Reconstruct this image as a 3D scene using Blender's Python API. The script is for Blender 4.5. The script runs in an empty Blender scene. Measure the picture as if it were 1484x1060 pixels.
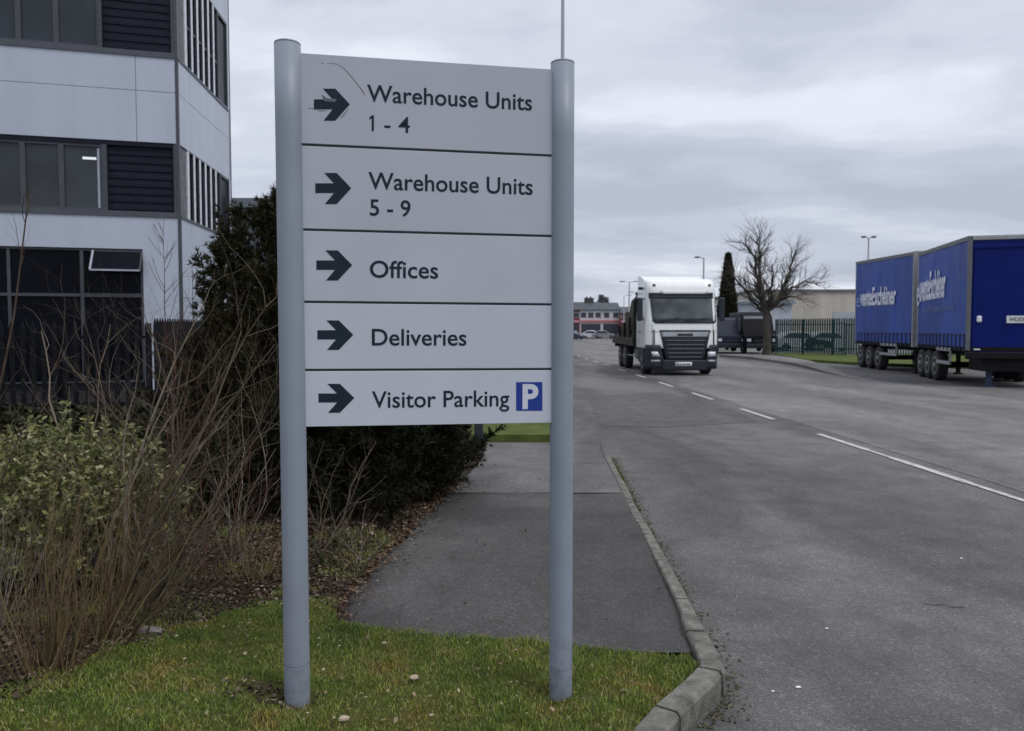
import bpy, math, random
import numpy as np
from mathutils import Vector, Matrix
random.seed(7); rng = np.random.default_rng(7)
S = bpy.context.scene; COL = S.collection
R = math.radians

# ------------------------------------------------------------------ camera
F_PX = 1115.0; HZ = 478.0; CAMZ = 1.6
PITCH = math.atan((530 - HZ) / F_PX)
cam = bpy.data.cameras.new('camera'); co = bpy.data.objects.new('camera', cam); COL.objects.link(co)
co.location = (0, 0, CAMZ); co.rotation_euler = (math.pi / 2 - PITCH, 0, 0)
cam.sensor_width = 36; cam.lens = F_PX / 1484 * 36; cam.clip_end = 4000; cam.clip_start = 0.05
cam.dof.use_dof = True; cam.dof.focus_distance = 3.1; cam.dof.aperture_fstop = 5.6
S.camera = co
# ------------------------------------------------------------------ world: overcast sky
W = bpy.data.worlds.new('World'); S.world = W; W.use_nodes = True
nt = W.node_tree; nt.nodes.clear()
def N(tree, t, **kw):
    n = tree.nodes.new(t)
    for k, v in kw.items(): setattr(n, k, v)
    return n
SUN_EL, SUN_AZ = 56, 125      # azimuth clockwise from +Y
out = N(nt, 'ShaderNodeOutputWorld'); bg = N(nt, 'ShaderNodeBackground'); bg.inputs[1].default_value = 0.1
sky = N(nt, 'ShaderNodeTexSky', sky_type='NISHITA', sun_disc=False)
sky.sun_elevation = R(SUN_EL); sky.sun_rotation = R(SUN_AZ)
tc = N(nt, 'ShaderNodeTexCoord'); sep = N(nt, 'ShaderNodeSeparateXYZ')
nt.links.new(tc.outputs['Generated'], sep.inputs[0])
def M(tree, op, a, b=None, c=None, clamp=False):
    n = N(tree, 'ShaderNodeMath', operation=op, use_clamp=clamp)
    for i, v in enumerate((a, b, c)):
        if v is None: continue
        if isinstance(v, (int, float)): n.inputs[i].default_value = v
        else: tree.links.new(v, n.inputs[i])
    return n.outputs[0]
zc = M(nt, 'MAXIMUM', sep.outputs[2], 0.0)
zd = M(nt, 'ADD', zc, 0.16)
cmb = N(nt, 'ShaderNodeCombineXYZ')
nt.links.new(M(nt, 'DIVIDE', sep.outputs[0], zd), cmb.inputs[0]); nt.links.new(M(nt, 'DIVIDE', sep.outputs[1], zd), cmb.inputs[1])
def noise(tree, vec, scale, detail=4, rough=.5, dist=0, w=None):
    n = N(tree, 'ShaderNodeTexNoise'); n.inputs['Scale'].default_value = scale
    n.inputs['Detail'].default_value = detail; n.inputs['Roughness'].default_value = rough; n.inputs['Distortion'].default_value = dist
    if vec is not None: tree.links.new(vec, n.inputs['Vector'])
    return n.outputs['Fac']
def ramp(tree, fac, stops, interp='LINEAR'):
    n = N(tree, 'ShaderNodeValToRGB'); n.color_ramp.interpolation = interp
    e = n.color_ramp.elements
    while len(e) < len(stops): e.new(.5)
    for i, (p, c) in enumerate(stops):
        e[i].position = p; e[i].color = (c[0], c[1], c[2], 1) if not isinstance(c, (int, float)) else (c, c, c, 1)
    tree.links.new(fac, n.inputs[0]); return n.outputs[0]
mp = N(nt, 'ShaderNodeMapping'); nt.links.new(cmb.outputs[0], mp.inputs[0])
mp.inputs['Location'].default_value = (16.4395, -11.4813, 2.5912); mp.inputs['Scale'].default_value = (.84014, 1.35702, 1); mp.inputs['Rotation'].default_value = (0, 0, -.13189)
n1 = noise(nt, mp.outputs[0], 1.0, 7, .54, .2)
cl = ramp(nt, n1, [(.34, (4.5, 4.85, 5.85)), (.45, (5.2, 5.55, 6.55)), (.54, (6.15, 6.5, 7.45)), (.66, (7.6, 7.95, 8.75))], 'EASE')
grad = ramp(nt, zc, [(0, .96), (.3, 1.0), (.5, (1.15, 1.14, 1.1)), (1, (2.1, 2.0, 1.85))])
vm = N(nt, 'ShaderNodeVectorMath', operation='MULTIPLY'); nt.links.new(cl, vm.inputs[0]); nt.links.new(grad, vm.inputs[1])
mx = N(nt, 'ShaderNodeMix', data_type='RGBA'); mx.inputs[0].default_value = .93
nt.links.new(sky.outputs[0], mx.inputs[6]); nt.links.new(vm.outputs[0], mx.inputs[7])
nt.links.new(mx.outputs[2], bg.inputs[0]); nt.links.new(bg.outputs[0], out.inputs[0])
# ------------------------------------------------------------------ sun
sl = bpy.data.lights.new('sun', 'SUN'); sl.energy = 1.15; sl.angle = R(22); sl.color = (1, .96, .9)
so = bpy.data.objects.new('sun', sl); COL.objects.link(so)
sd = Vector((math.sin(R(SUN_AZ)) * math.cos(R(SUN_EL)), math.cos(R(SUN_AZ)) * math.cos(R(SUN_EL)), math.sin(R(SUN_EL))))
so.rotation_euler = sd.to_track_quat('Z', 'Y').to_euler()
S.view_settings.view_transform = 'Standard'; S.view_settings.look = 'None'; S.view_settings.exposure = 0.15; S.view_settings.gamma = 1
S.render.engine = 'CYCLES'; S.cycles.use_denoising = True; S.cycles.max_bounces = 6
S.render.filter_size = 1.7

# ------------------------------------------------------------------ measuring helpers
def ray(px, py):
    dx = (px - 742) / F_PX; dz = -(py - 530) / F_PX
    return Vector((dx, math.cos(PITCH) + dz * math.sin(PITCH), -math.sin(PITCH) + dz * math.cos(PITCH)))
CAM = Vector((0, 0, CAMZ))
def at(px, py, Y): d = ray(px, py); return CAM + d * (Y / d.y)
def gnd(px, py, z=0.0): d = ray(px, py); return CAM + d * ((z - CAMZ) / d.z)
def onplane(px, py, P, n): d = ray(px, py); return CAM + d * ((P - CAM).dot(n) / d.dot(n))

# ------------------------------------------------------------------ materials
MATS = {}
def mat(name, col, rough=.6, metal=0., var=.12, scale=6., bump=0., bscale=60., spec=.5, coat=0., alpha=None, col2=None, detail=4, stretch=(1, 1, 1)):
    if name in MATS: return MATS[name]
    m = bpy.data.materials.new(name); m.use_nodes = True; t = m.node_tree; b = t.nodes['Principled BSDF']
    tcn = N(t, 'ShaderNodeTexCoord'); mpn = N(t, 'ShaderNodeMapping'); mpn.inputs['Scale'].default_value = stretch
    t.links.new(tcn.outputs['Object'], mpn.inputs[0]); v = mpn.outputs[0]
    a = col; c2 = col2 or tuple(min(1, x * (1 + 2 * var)) for x in col); c1 = tuple(x * (1 - var) for x in col)
    if col2: c1 = col
    f = noise(t, v, scale, detail, .6)
    t.links.new(ramp(t, f, [(.3, c1), (.7, c2)]), b.inputs['Base Color'])
    b.inputs['Roughness'].default_value = rough; b.inputs['Metallic'].default_value = metal
    b.inputs['Specular IOR Level'].default_value = spec; b.inputs['Coat Weight'].default_value = coat
    r2 = noise(t, v, scale * 3, 3); t.links.new(ramp(t, r2, [(.2, max(0, rough - .1)), (.8, min(1, rough + .1))]), b.inputs['Roughness'])
    if bump:
        bn = N(t, 'ShaderNodeBump'); bn.inputs['Strength'].default_value = bump; bn.inputs['Distance'].default_value = .01
        t.links.new(noise(t, v, bscale, 4), bn.inputs['Height']); t.links.new(bn.outputs[0], b.inputs['Normal'])
    MATS[name] = m; return m
def leafmat(name, cols, rough=.6, spec=.25, trans=0., patch=None):
    if name in MATS: return MATS[name]
    m = bpy.data.materials.new(name); m.use_nodes = True; t = m.node_tree; b = t.nodes['Principled BSDF']
    g = N(t, 'ShaderNodeNewGeometry')
    st = [(i / (len(cols) - 1) if len(cols) > 1 else 0, c) for i, c in enumerate(cols)]
    c = ramp(t, g.outputs['Random Per Island'], st)
    if patch:
        tcn = N(t, 'ShaderNodeTexCoord'); pr = ramp(t, noise(t, tcn.outputs['Object'], patch[0], 5, .65), patch[1]); vmn = N(t, 'ShaderNodeVectorMath', operation='MULTIPLY'); t.links.new(c, vmn.inputs[0]); t.links.new(pr, vmn.inputs[1]); c = vmn.outputs[0]
    t.links.new(c, b.inputs['Base Color']); b.inputs['Roughness'].default_value = rough; b.inputs['Specular IOR Level'].default_value = spec
    if trans:
        tr = N(t, 'ShaderNodeBsdfTranslucent'); t.links.new(c, tr.inputs[0]); ms = N(t, 'ShaderNodeMixShader'); ms.inputs[0].default_value = trans
        o = t.nodes['Material Output']; t.links.new(b.outputs[0], ms.inputs[1]); t.links.new(tr.outputs[0], ms.inputs[2]); t.links.new(ms.outputs[0], o.inputs[0])
    MATS[name] = m; return m
def glassmat(name, col, rough=.05):
    m = mat(name, col, rough=rough, var=.3, scale=1.2, spec=.6); return m

# ------------------------------------------------------------------ mesh helpers
def tag(o, label=None, cat=None, group=None, kind=None):
    if label: o['label'] = label
    if cat: o['category'] = cat
    if group: o['group'] = group
    if kind: o['kind'] = kind
    return o
def link(o, parent=None):
    COL.objects.link(o)
    if parent is not None: o.parent = parent
    return o
def empty(name, loc=(0, 0, 0), rz=0., label=None, cat=None, group=None):
    e = bpy.data.objects.new(name, None); e.location = loc; e.rotation_euler = (0, 0, rz); e.empty_display_size = .2
    link(e); tag(e, label, cat, group); return e
def rootmat(o):
    m = Matrix.Translation(o.location) @ o.rotation_euler.to_matrix().to_4x4()
    return rootmat(o.parent) @ m if o.parent else m
class MB:
    def __init__(s): s.v = []; s.f = []; s.smooth = []
    def add(s, vs, fs, smooth=False):
        k = len(s.v); s.v += [tuple(x) for x in vs]; s.f += [tuple(i + k for i in f) for f in fs]; s.smooth += [smooth] * len(fs); return s
    def box(s, x0, x1, y0, y1, z0, z1, bev=0.):
        if x0 > x1: x0, x1 = x1, x0
        if y0 > y1: y0, y1 = y1, y0
        if z0 > z1: z0, z1 = z1, z0
        if not bev:
            return s.add([(x0, y0, z0), (x1, y0, z0), (x1, y1, z0), (x0, y1, z0), (x0, y0, z1), (x1, y0, z1), (x1, y1, z1), (x0, y1, z1)],
                         [(0, 3, 2, 1), (4, 5, 6, 7), (0, 1, 5, 4), (1, 2, 6, 5), (2, 3, 7, 6), (3, 0, 4, 7)])
        b = min(bev, (x1 - x0) / 2.01, (y1 - y0) / 2.01, (z1 - z0) / 2.01)
        def ring(i, z): return [(x0 + i, y0 + b, z), (x0 + b, y0 + i, z), (x1 - b, y0 + i, z), (x1 - i, y0 + b, z), (x1 - i, y1 - b, z), (x1 - b, y1 - i, z), (x0 + b, y1 - i, z), (x0 + i, y1 - b, z)]
        vs = ring(b, z0) + ring(0, z0 + b) + ring(0, z1 - b) + ring(b, z1)
        fs = [tuple(range(7, -1, -1)), tuple(range(24, 32))]
        for r in range(3):
            for i in range(8): j = (i + 1) % 8; fs.append((r * 8 + i, r * 8 + j, r * 8 + 8 + j, r * 8 + 8 + i))
        return s.add(vs, fs)
    def prism(s, poly, a0, a1, axis='y'):
        """poly = list of 2-D points; extruded along axis"""
        def P(p, a): return {'y': (p[0], a, p[1]), 'x': (a, p[0], p[1]), 'z': (p[0], p[1], a)}[axis]
        n = len(poly); vs = [P(p, a0) for p in poly] + [P(p, a1) for p in poly]
        fs = [tuple(range(n)), tuple(range(2 * n - 1, n - 1, -1))] + [(i, i + n, (i + 1) % n + n, (i + 1) % n) for i in range(n)]
        return s.add(vs, fs)
    def tube(s, pts, rad, n=6, cap=True, smooth=True):
        pts = [Vector(p) for p in pts]; k = len(pts)
        if isinstance(rad, (int, float)): rad = [rad] * k
        vs = []; up = None
        for i, p in enumerate(pts):
            d = (pts[min(i + 1, k - 1)] - pts[max(i - 1, 0)]);
            if d.length < 1e-9: d = Vector((0, 0, 1))
            d.normalize()
            if up is None: up = d.orthogonal().normalized()
            up = (up - d * up.dot(d));
            if up.length < 1e-6: up = d.orthogonal()
            up.normalize(); w = d.cross(up)
            for j in range(n):
                a = 2 * math.pi * j / n; vs.append(p + (up * math.cos(a) + w * math.sin(a)) * rad[i])
        fs = []
        for i in range(k - 1):
            for j in range(n): q = (j + 1) % n; fs.append((i * n + j, i * n + q, (i + 1) * n + q, (i + 1) * n + j))
        s.add(vs, fs, smooth)
        if cap:
            b = len(s.v) - k * n; s.f.append(tuple(b + j for j in range(n - 1, -1, -1))); s.f.append(tuple(b + (k - 1) * n + j for j in range(n))); s.smooth += [False, False]
        return s
    def cyl(s, c, axis, r, h, n=24, smooth=True):
        a = Vector({'x': (1, 0, 0), 'y': (0, 1, 0), 'z': (0, 0, 1)}[axis]); c = Vector(c)
        return s.tube([c - a * h / 2, c + a * h / 2], r, n, True, smooth)
    def lathe(s, prof, c=(0, 0, 0), axis='z', n=20):
        vs = []
        for (r, h) in prof:
            for j in range(n):
                a = 2 * math.pi * j / n; x, y = r * math.cos(a), r * math.sin(a)
                p = {'z': (x, y, h), 'x': (h, x, y), 'y': (x, h, y)}[axis]; vs.append((p[0] + c[0], p[1] + c[1], p[2] + c[2]))
        fs = []
        for i in range(len(prof) - 1):
            for j in range(n): q = (j + 1) % n; fs.append((i * n + j, i * n + q, (i + 1) * n + q, (i + 1) * n + j))
        fs.append(tuple(range(n - 1, -1, -1))); fs.append(tuple(range((len(prof) - 1) * n, len(prof) * n)))
        return s.add(vs, fs, True)
    def grid(s, fn, nu, nv, smooth=True):
        vs = [fn(i / nu, j / nv) for j in range(nv + 1) for i in range(nu + 1)]
        return s.add(vs, [(j * (nu + 1) + i, j * (nu + 1) + i + 1, (j + 1) * (nu + 1) + i + 1, (j + 1) * (nu + 1) + i) for j in range(nv) for i in range(nu)], smooth)
    def build(s, name, m, parent=None, world=False):
        me = bpy.data.meshes.new(name); v = s.v
        if world and parent is not None:
            inv = rootmat(parent).inverted(); v = [inv @ Vector(p) for p in v]
        me.from_pydata([tuple(p) for p in v], [], s.f); me.materials.append(m)
        me.polygons.foreach_set('use_smooth', s.smooth[:len(me.polygons)]) if len(s.smooth) == len(me.polygons) else None
        me.update(); return link(bpy.data.objects.new(name, me), parent)
def npmesh(name, V, Fc, m, parent=None, smooth=False):
    V = np.asarray(V, np.float32).reshape(-1, 3)
    if parent is not None:
        inv = np.array(rootmat(parent).inverted()); V = V @ inv[:3, :3].T + inv[:3, 3]
    Fc = np.asarray(Fc, np.int32); k = Fc.shape[1]
    me = bpy.data.meshes.new(name); me.vertices.add(len(V)); me.vertices.foreach_set('co', V.astype(np.float32).ravel())
    me.loops.add(Fc.size); me.loops.foreach_set('vertex_index', Fc.ravel())
    me.polygons.add(len(Fc)); me.polygons.foreach_set('loop_start', np.arange(0, Fc.size, k, dtype=np.int32)); me.polygons.foreach_set('loop_total', np.full(len(Fc), k, np.int32))
    me.update(calc_edges=True); me.validate(); me.materials.append(m)
    if smooth: me.polygons.foreach_set('use_smooth', [True] * len(Fc))
    return link(bpy.data.objects.new(name, me), parent)
def copy_tree(o, parent=None):
    kids = list(o.children); c = o.copy(); COL.objects.link(c); c.parent = parent
    for ch in kids: copy_tree(ch, c)
    return c
def dup(o, loc, rz, label=None):
    c = copy_tree(o); c.location = loc; c.rotation_euler = (0, 0, rz)
    if label: c['label'] = label
    return c

# ================================================================== GROUND
def pavemat(name, base, light, spk=.35, weeds=None, stretchY=.25, bump=.5):
    m = bpy.data.materials.new(name); m.use_nodes = True; t = m.node_tree; b = t.nodes['Principled BSDF']
    tcn = N(t, 'ShaderNodeTexCoord'); v = tcn.outputs['Object']
    mpn = N(t, 'ShaderNodeMapping'); mpn.inputs['Scale'].default_value = (1, stretchY, 1); mpn.inputs['Rotation'].default_value = (0, 0, R(1)); t.links.new(v, mpn.inputs[0])
    big = noise(t, mpn.outputs[0], .55, 5, .6, .6); mid = noise(t, v, 2.3, 5, .65)
    fine = noise(t, v, 105, 3, .7); vor = N(t, 'ShaderNodeTexVoronoi'); vor.inputs['Scale'].default_value = 70; t.links.new(v, vor.inputs['Vector'])
    c1 = ramp(t, big, [(.36, base), (.50, tuple((x + y) / 2 for x, y in zip(base, light))), (.64, light)])
    c2 = ramp(t, mid, [(.3, .74), (.5, .98), (.7, 1.18)])
    c3 = ramp(t, fine, [(.34, 1 - spk), (.5, 1.), (.68, 1 + spk * 1.6)])
    sepc = N(t, 'ShaderNodeSeparateColor'); t.links.new(vor.outputs['Color'], sepc.inputs[0])
    c4 = ramp(t, sepc.outputs[0], [(0, .78), (.8, 1.02), (.95, 1.15), (1, 1.5)])
    def mul(a, c):
        n = N(t, 'ShaderNodeVectorMath', operation='MULTIPLY'); t.links.new(a, n.inputs[0]); t.links.new(c, n.inputs[1]); return n.outputs[0]
    t.links.new(mul(mul(mul(c1, c2), c3), c4), b.inputs['Base Color'])
    b.inputs['Roughness'].default_value = .82; b.inputs['Specular IOR Level'].default_value = .35
    bn = N(t, 'ShaderNodeBump'); bn.inputs['Strength'].default_value = bump; bn.inputs['Distance'].default_value = .006
    t.links.new(M(t, 'ADD', fine, M(t, 'MULTIPLY', vor.outputs['Distance'], .8)), bn.inputs['Height']); t.links.new(bn.outputs[0], b.inputs['Normal'])
    return m
M_ROAD = pavemat('worn asphalt', (.066, .065, .066), (.150, .146, .145))
M_ROAD2 = pavemat('pale worn asphalt', (.115, .112, .113), (.195, .19, .188), spk=.3)
M_PATCH = pavemat('dark patched asphalt', (.070, .069, .070), (.105, .102, .102), spk=.35)
M_FOOT = pavemat('footway asphalt', (.040, .039, .040), (.088, .086, .084), stretchY=.7)
M_FARG = mat('far ground', (.05, .055, .03), .9, var=.3, scale=.2)
MB().grid(lambda u, v: (-1500 + 3000 * u, -60 + 3000 * v, -.35), 4, 4).build('ground', M_FARG)['kind'] = 'structure'
MB().grid(lambda u, v: (-60 + 150 * u, -20 + 210 * v, 0), 3, 3).build('road', M_ROAD)['kind'] = 'structure'
# the paler worn far lane, right of the centre line
def line_x(y): # x of centre line in world by depth
    p1, p2 = gnd(1484, 727), gnd(957, 555); k = (p2.x - p1.x) / (p2.y - p1.y); return p1.x + k * (y - p1.y)
def jag(x0, y0, x1, y1, n, a, seed):
    r = random.Random(seed); return [(x0 + (x1 - x0) * i / n + r.uniform(-a, a), y0 + (y1 - y0) * i / n + r.uniform(-a, a)) for i in range(n + 1)]
def sheet(name, poly, z, m, kind='structure'):
    mb = MB(); mb.add([(x, y, z) for x, y in poly], [tuple(range(len(poly)))]); o = mb.build(name, m); o['kind'] = kind; return o
sheet('far_lane_surface', jag(line_x(-5) + .25, -5, line_x(100) + .25, 100, 40, .05, 1) + jag(12.2, 100, 11.3, -5, 40, .12, 2), .004, M_ROAD2)
# old patches and repairs in the near lane
def pxpoly(pts, z=0.): return [(lambda g: (g.x, g.y))(gnd(x, y, z)) for x, y in pts]
sheet('road_patch', pxpoly([(850, 575), (960, 568), (1060, 592), (1100, 612), (960, 620), (870, 618)]), .004, M_PATCH)
# pavement and verge on the far right
sheet('right_pavement', [(p.x, p.y) for p in [gnd(1046, 516), gnd(1090, 520), gnd(1150, 529), gnd(1192, 539), gnd(1236, 548)]] + [(13.6, 33), (14.7, 38.4), (15.9, 47.5), (12.6, 47.5)], .10, M_ROAD2)
for v_ in bpy.data.objects['right_pavement'].data.vertices:
    if v_.co.y < 34: v_.co.z = .008 if v_.co.y < 30 else .05
# kerb edge of it
kp = [gnd(1046, 517), gnd(1090, 521), gnd(1150, 530), gnd(1192, 540), gnd(1240, 550)]
mk = MB()
for a, b_ in zip(kp, kp[1:]):
    d = (b_ - a); L = d.length; d.normalize(); nn = Vector((-d.y, d.x, 0)); nn = nn if nn.y < 0 else -nn
    k = max(1, int(L / .92))
    for i in range(k):
        p = a + d * (L * i / k + .006); q = a + d * (L * (i + 1) / k - .006)
        hk = lambda x: Vector((0, 0, .012 + .106 * max(0, min(1, (x.y - 25.5) / 6))))
        mk.add([p, q, q + nn * .13, p + nn * .13] + [x + hk(x) for x in (p, q, q + nn * .13, p + nn * .13)], [(0, 3, 2, 1), (4, 5, 6, 7), (0, 1, 5, 4), (1, 2, 6, 5), (2, 3, 7, 6), (3, 0, 4, 7)])
M_KERB = mat('weathered concrete', (.055, .053, .045), .9, var=.0, scale=13, bump=.7, bscale=80, col2=(.20, .193, .172), detail=7)
mk.build('far_kerb', M_KERB)['kind'] = 'structure'

# ---- near verge: kerb line (outer top edge), footway, lawn and soil
KZ = .115
kerb_px = [(884, 660, .03), (889, 668, .045), (912, 712, .07), (945, 770, .1), (985, 842, KZ), (1012, 892, KZ), (1036, 935, KZ), (1047, 956, KZ), (1050, 968, KZ), (1043, 982, KZ), (1022, 1002, KZ), (985, 1036, KZ), (945, 1085, KZ), (900, 1150, KZ), (840, 1260, KZ), (740, 1500, KZ)]
KP = [(lambda g: Vector((g.x, g.y, z)))(gnd(x, y, z)) for x, y, z in kerb_px]
def resample(pts, step):
    o = [pts[0].copy()]; acc = 0
    for a, b_ in zip(pts, pts[1:]):
        L = (b_ - a).length; t = step - acc
        while t <= L: o.append(a.lerp(b_, t / L)); t += step
        acc = (acc + L) % step if L + acc >= step else acc + L
    return o
KR = resample(KP, .05)
def knorm(i):
    d = (KR[min(i + 1, len(KR) - 1)] - KR[max(i - 1, 0)]); d.z = 0; d.normalize(); return Vector((d.y, -d.x, 0))  # to the left/inner side when walking toward the camera
inner_sign = 1 if knorm(5).x < 0 else -1
mk = MB(); rs = random.Random(3); i0 = 0; first = True; kerb_inner = []
lens = [18] * 40; idx = 0
def kw(i): return .080 + .030 * max(0, min(1, (4.05 - KR[i].y) / .3))
for i in range(len(KR)): kerb_inner.append(KR[i] + knorm(i) * inner_sign * kw(i))
while idx < len(KR) - 2:
    near = KR[idx].y < 4.3; n = 9 if near else 18
    e = min(idx + n, len(KR) - 1); jz = rs.uniform(-.005, .005); jx = rs.uniform(-.006, .006)
    vs = []; rows = 0
    for i in range(idx, e + 1):
        t = 0.
        p = KR[i].copy()
        if i == idx: p = KR[i].lerp(KR[min(i + 1, e)], .14)
        if i == e: p = KR[i].lerp(KR[i - 1], .14)
        nn = knorm(i) * inner_sign; w = kw(i); c = .014; zt = KR[i].z + jz
        p = p + nn * jx
        for (o, z) in ((-.004, -.25), (0, zt - c * 1.3), (c, zt), (w - c * .6, zt + .001), (w, zt - c * .6), (w, -.25)): vs.append((p.x + nn.x * o, p.y + nn.y * o, z))
        rows += 1
    fs = []
    for r_ in range(rows - 1):
        for c_ in range(5): fs.append((r_ * 6 + c_, r_ * 6 + c_ + 1, (r_ + 1) * 6 + c_ + 1, (r_ + 1) * 6 + c_))
    fs.append(tuple(range(5, -1, -1))); fs.append(tuple((rows - 1) * 6 + q for q in range(6)))
    mk.add(vs, fs); idx = e
o = mk.build('kerb', M_KERB); o['kind'] = 'structure'
# bed of dirt under kerb gaps comes from the lawn sheet
def inner_x(y):   # x of inner kerb edge at depth y (y>3.7)
    best = None
    for p in kerb_inner:
        if best is None or abs(p.y - y) < abs(best.y - y): best = p
    return best.x
foot_left = [gnd(x, y, .1) for x, y in [(486, 907), (484, 885), (512, 850), (545, 815), (590, 775), (612, 745), (640, 722), (672, 695), (690, 672), (700, 652), (700, 634)]]
foot_bot = [gnd(x, y, .1) for x, y in [(497, 916), (530, 922), (580, 925), (640, 926), (700, 927), (760, 930), (830, 935), (900, 941), (960, 948), (1012, 957)]]
# polygon of the footway in plan
inn = [p for p in kerb_inner if p.y > foot_bot[-1].y + .02]
FOOT = [(foot_left[-1].x, 10.8)] + [(p.x, p.y) for p in foot_left[::-1]] + [(p.x, p.y) for p in foot_bot] + [(p.x, p.y) for p in inn[::-1][::4]] + [(inn[0].x, inn[0].y), (1.25, 10.8)]
def inpoly(x, y, P):
    c = False; j = len(P) - 1
    for i in range(len(P)):
        if (P[i][1] > y) != (P[j][1] > y) and x < (P[j][0] - P[i][0]) * (y - P[i][1]) / (P[j][1] - P[i][1]) + P[i][0]: c = not c
        j = i
    return c
def footz(y): return .088 if y < 4.4 else .088 + .012 * min(1, (y - 4.4) / 1.5) if y < 7.5 else max(.012, .1 - (y - 7.5) * .03)
# footway as strips
mbf = MB(); ys = np.concatenate([np.linspace(3.55, 5, 45), np.linspace(5.05, 10.79, 60)])
def xspan(y):
    xs = []
    for i in range(len(FOOT)):
        a, b_ = FOOT[i], FOOT[(i + 1) % len(FOOT)]
        if (a[1] > y) != (b_[1] > y): xs.append(a[0] + (b_[0] - a[0]) * (y - a[1]) / (b_[1] - a[1]))
    return (min(xs), max(xs)) if len(xs) >= 2 else None
me_v = []; me_f = []
rows = [(y, xspan(y)) for y in ys]; rows = [r for r in rows if r[1]]
for y, (a, b_) in rows:
    for k in range(13):
        x = a + (b_ - a) * k / 12; me_v.append((x, y, footz(y) + .004 * math.sin(x * 5 + y * 2)))
for r_ in range(len(rows) - 1):
    for k in range(12): me_f.append((r_ * 13 + k, r_ * 13 + k + 1, (r_ + 1) * 13 + k + 1, (r_ + 1) * 13 + k))
MB().add(me_v, me_f, True).build('footway', M_FOOT)['kind'] = 'structure'
# lighter older footway surface beyond the joint at y 730
fo = [(xspan(y), y) for y in np.linspace(7.0, 10.75, 26)]
MB().add([(a + .02 + (b_ - a - .04) * k / 6, y, footz(y) + .0055) for (a, b_), y in fo for k in range(7)], [(r_ * 7 + k, r_ * 7 + k + 1, r_ * 7 + 8 + k, r_ * 7 + 7 + k) for r_ in range(25) for k in range(6)], True).build('footway_old_surface', M_ROAD)['kind'] = 'structure'

soil_line = [gnd(x, y, .12) for x, y in [(-300, 1080), (0, 1030), (70, 1018), (130, 985), (180, 955), (240, 935), (300, 905), (340, 880), (400, 862), (470, 866), (500, 880)]]
def soil_edge_y(x):
    P = soil_line
    if x <= P[0].x: return P[0].y
    for a, b_ in zip(P, P[1:]):
        if a.x <= x <= b_.x: return a.y + (b_.y - a.y) * (x - a.x) / max(1e-6, b_.x - a.x)
    return P[-1].y + (x - P[-1].x) * .2
def hz(x, y):
    # left post stands ~0.18, right post ~0.10
    h = .094 + .105 * max(0, min(1, (-x - .1) / 1.0)) * (.12 + .88 * max(0, min(1, (4.2 - y) / .9))) - .014 * max(0, min(1, (x + .1) / .25)) * max(0, min(1, (3.5 - y) / .2)) + .012 * math.sin(x * 3.1 + y * 2.3) + .008 * math.sin(x * 7.7 - y * 5.1) + .004 * math.sin(x * 23 + y * 17)
    if y < 3.2: h += .0
    if y > 4.2 and x < -1: h += .05 * min(1, (y - 4.2) / 3)
    return h
def in_kerb(x, y):
    """inside verge (left of the kerb line)"""
    return inpoly(x, y, VERGE)
VERGE = [(p.x, p.y) for p in kerb_inner] + [(kerb_inner[-1].x - .3, .5), (-14, .5), (-14, 12.3), (-1.2, 12.3), (-1.2, 10.8), (1.0, 10.8)]
M_LAWN = None
def lawnmat():
    m = bpy.data.materials.new('verge soil and turf'); m.use_nodes = True; t = m.node_tree; b = t.nodes['Principled BSDF']
    tcn = N(t, 'ShaderNodeTexCoord'); v = tcn.outputs['Object']
    at_ = N(t, 'ShaderNodeAttribute'); at_.attribute_name = 'soil'
    f = M(t, 'ADD', at_.outputs['Fac'], M(t, 'MULTIPLY', M(t, 'SUBTRACT', noise(t, v, 7, 5, .65), .5), 1.6)); f = M(t, 'MULTIPLY', M(t, 'SUBTRACT', f, .35), 3, clamp=True)
    g = ramp(t, noise(t, v, 14, 5, .7), [(.3, (.06, .065, .018)), (.5, (.11, .125, .03)), (.72, (.16, .14, .06))])
    s = ramp(t, noise(t, v, 22, 6, .75), [(.3, (.018, .012, .009)), (.5, (.045, .032, .024)), (.7, (.11, .085, .06))])
    mxn = N(t, 'ShaderNodeMix', data_type='RGBA'); t.links.new(f, mxn.inputs[0]); t.links.new(g, mxn.inputs[6]); t.links.new(s, mxn.inputs[7]); t.links.new(mxn.outputs[2], b.inputs['Base Color'])
    b.inputs['Roughness'].default_value = .95; b.inputs['Specular IOR Level'].default_value = .1
    bn = N(t, 'ShaderNodeBump'); bn.inputs['Strength'].default_value = 1; bn.inputs['Distance'].default_value = .03
    t.links.new(noise(t, v, 45, 6, .8), bn.inputs['Height']); t.links.new(bn.outputs[0], b.inputs['Normal']); return m
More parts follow.
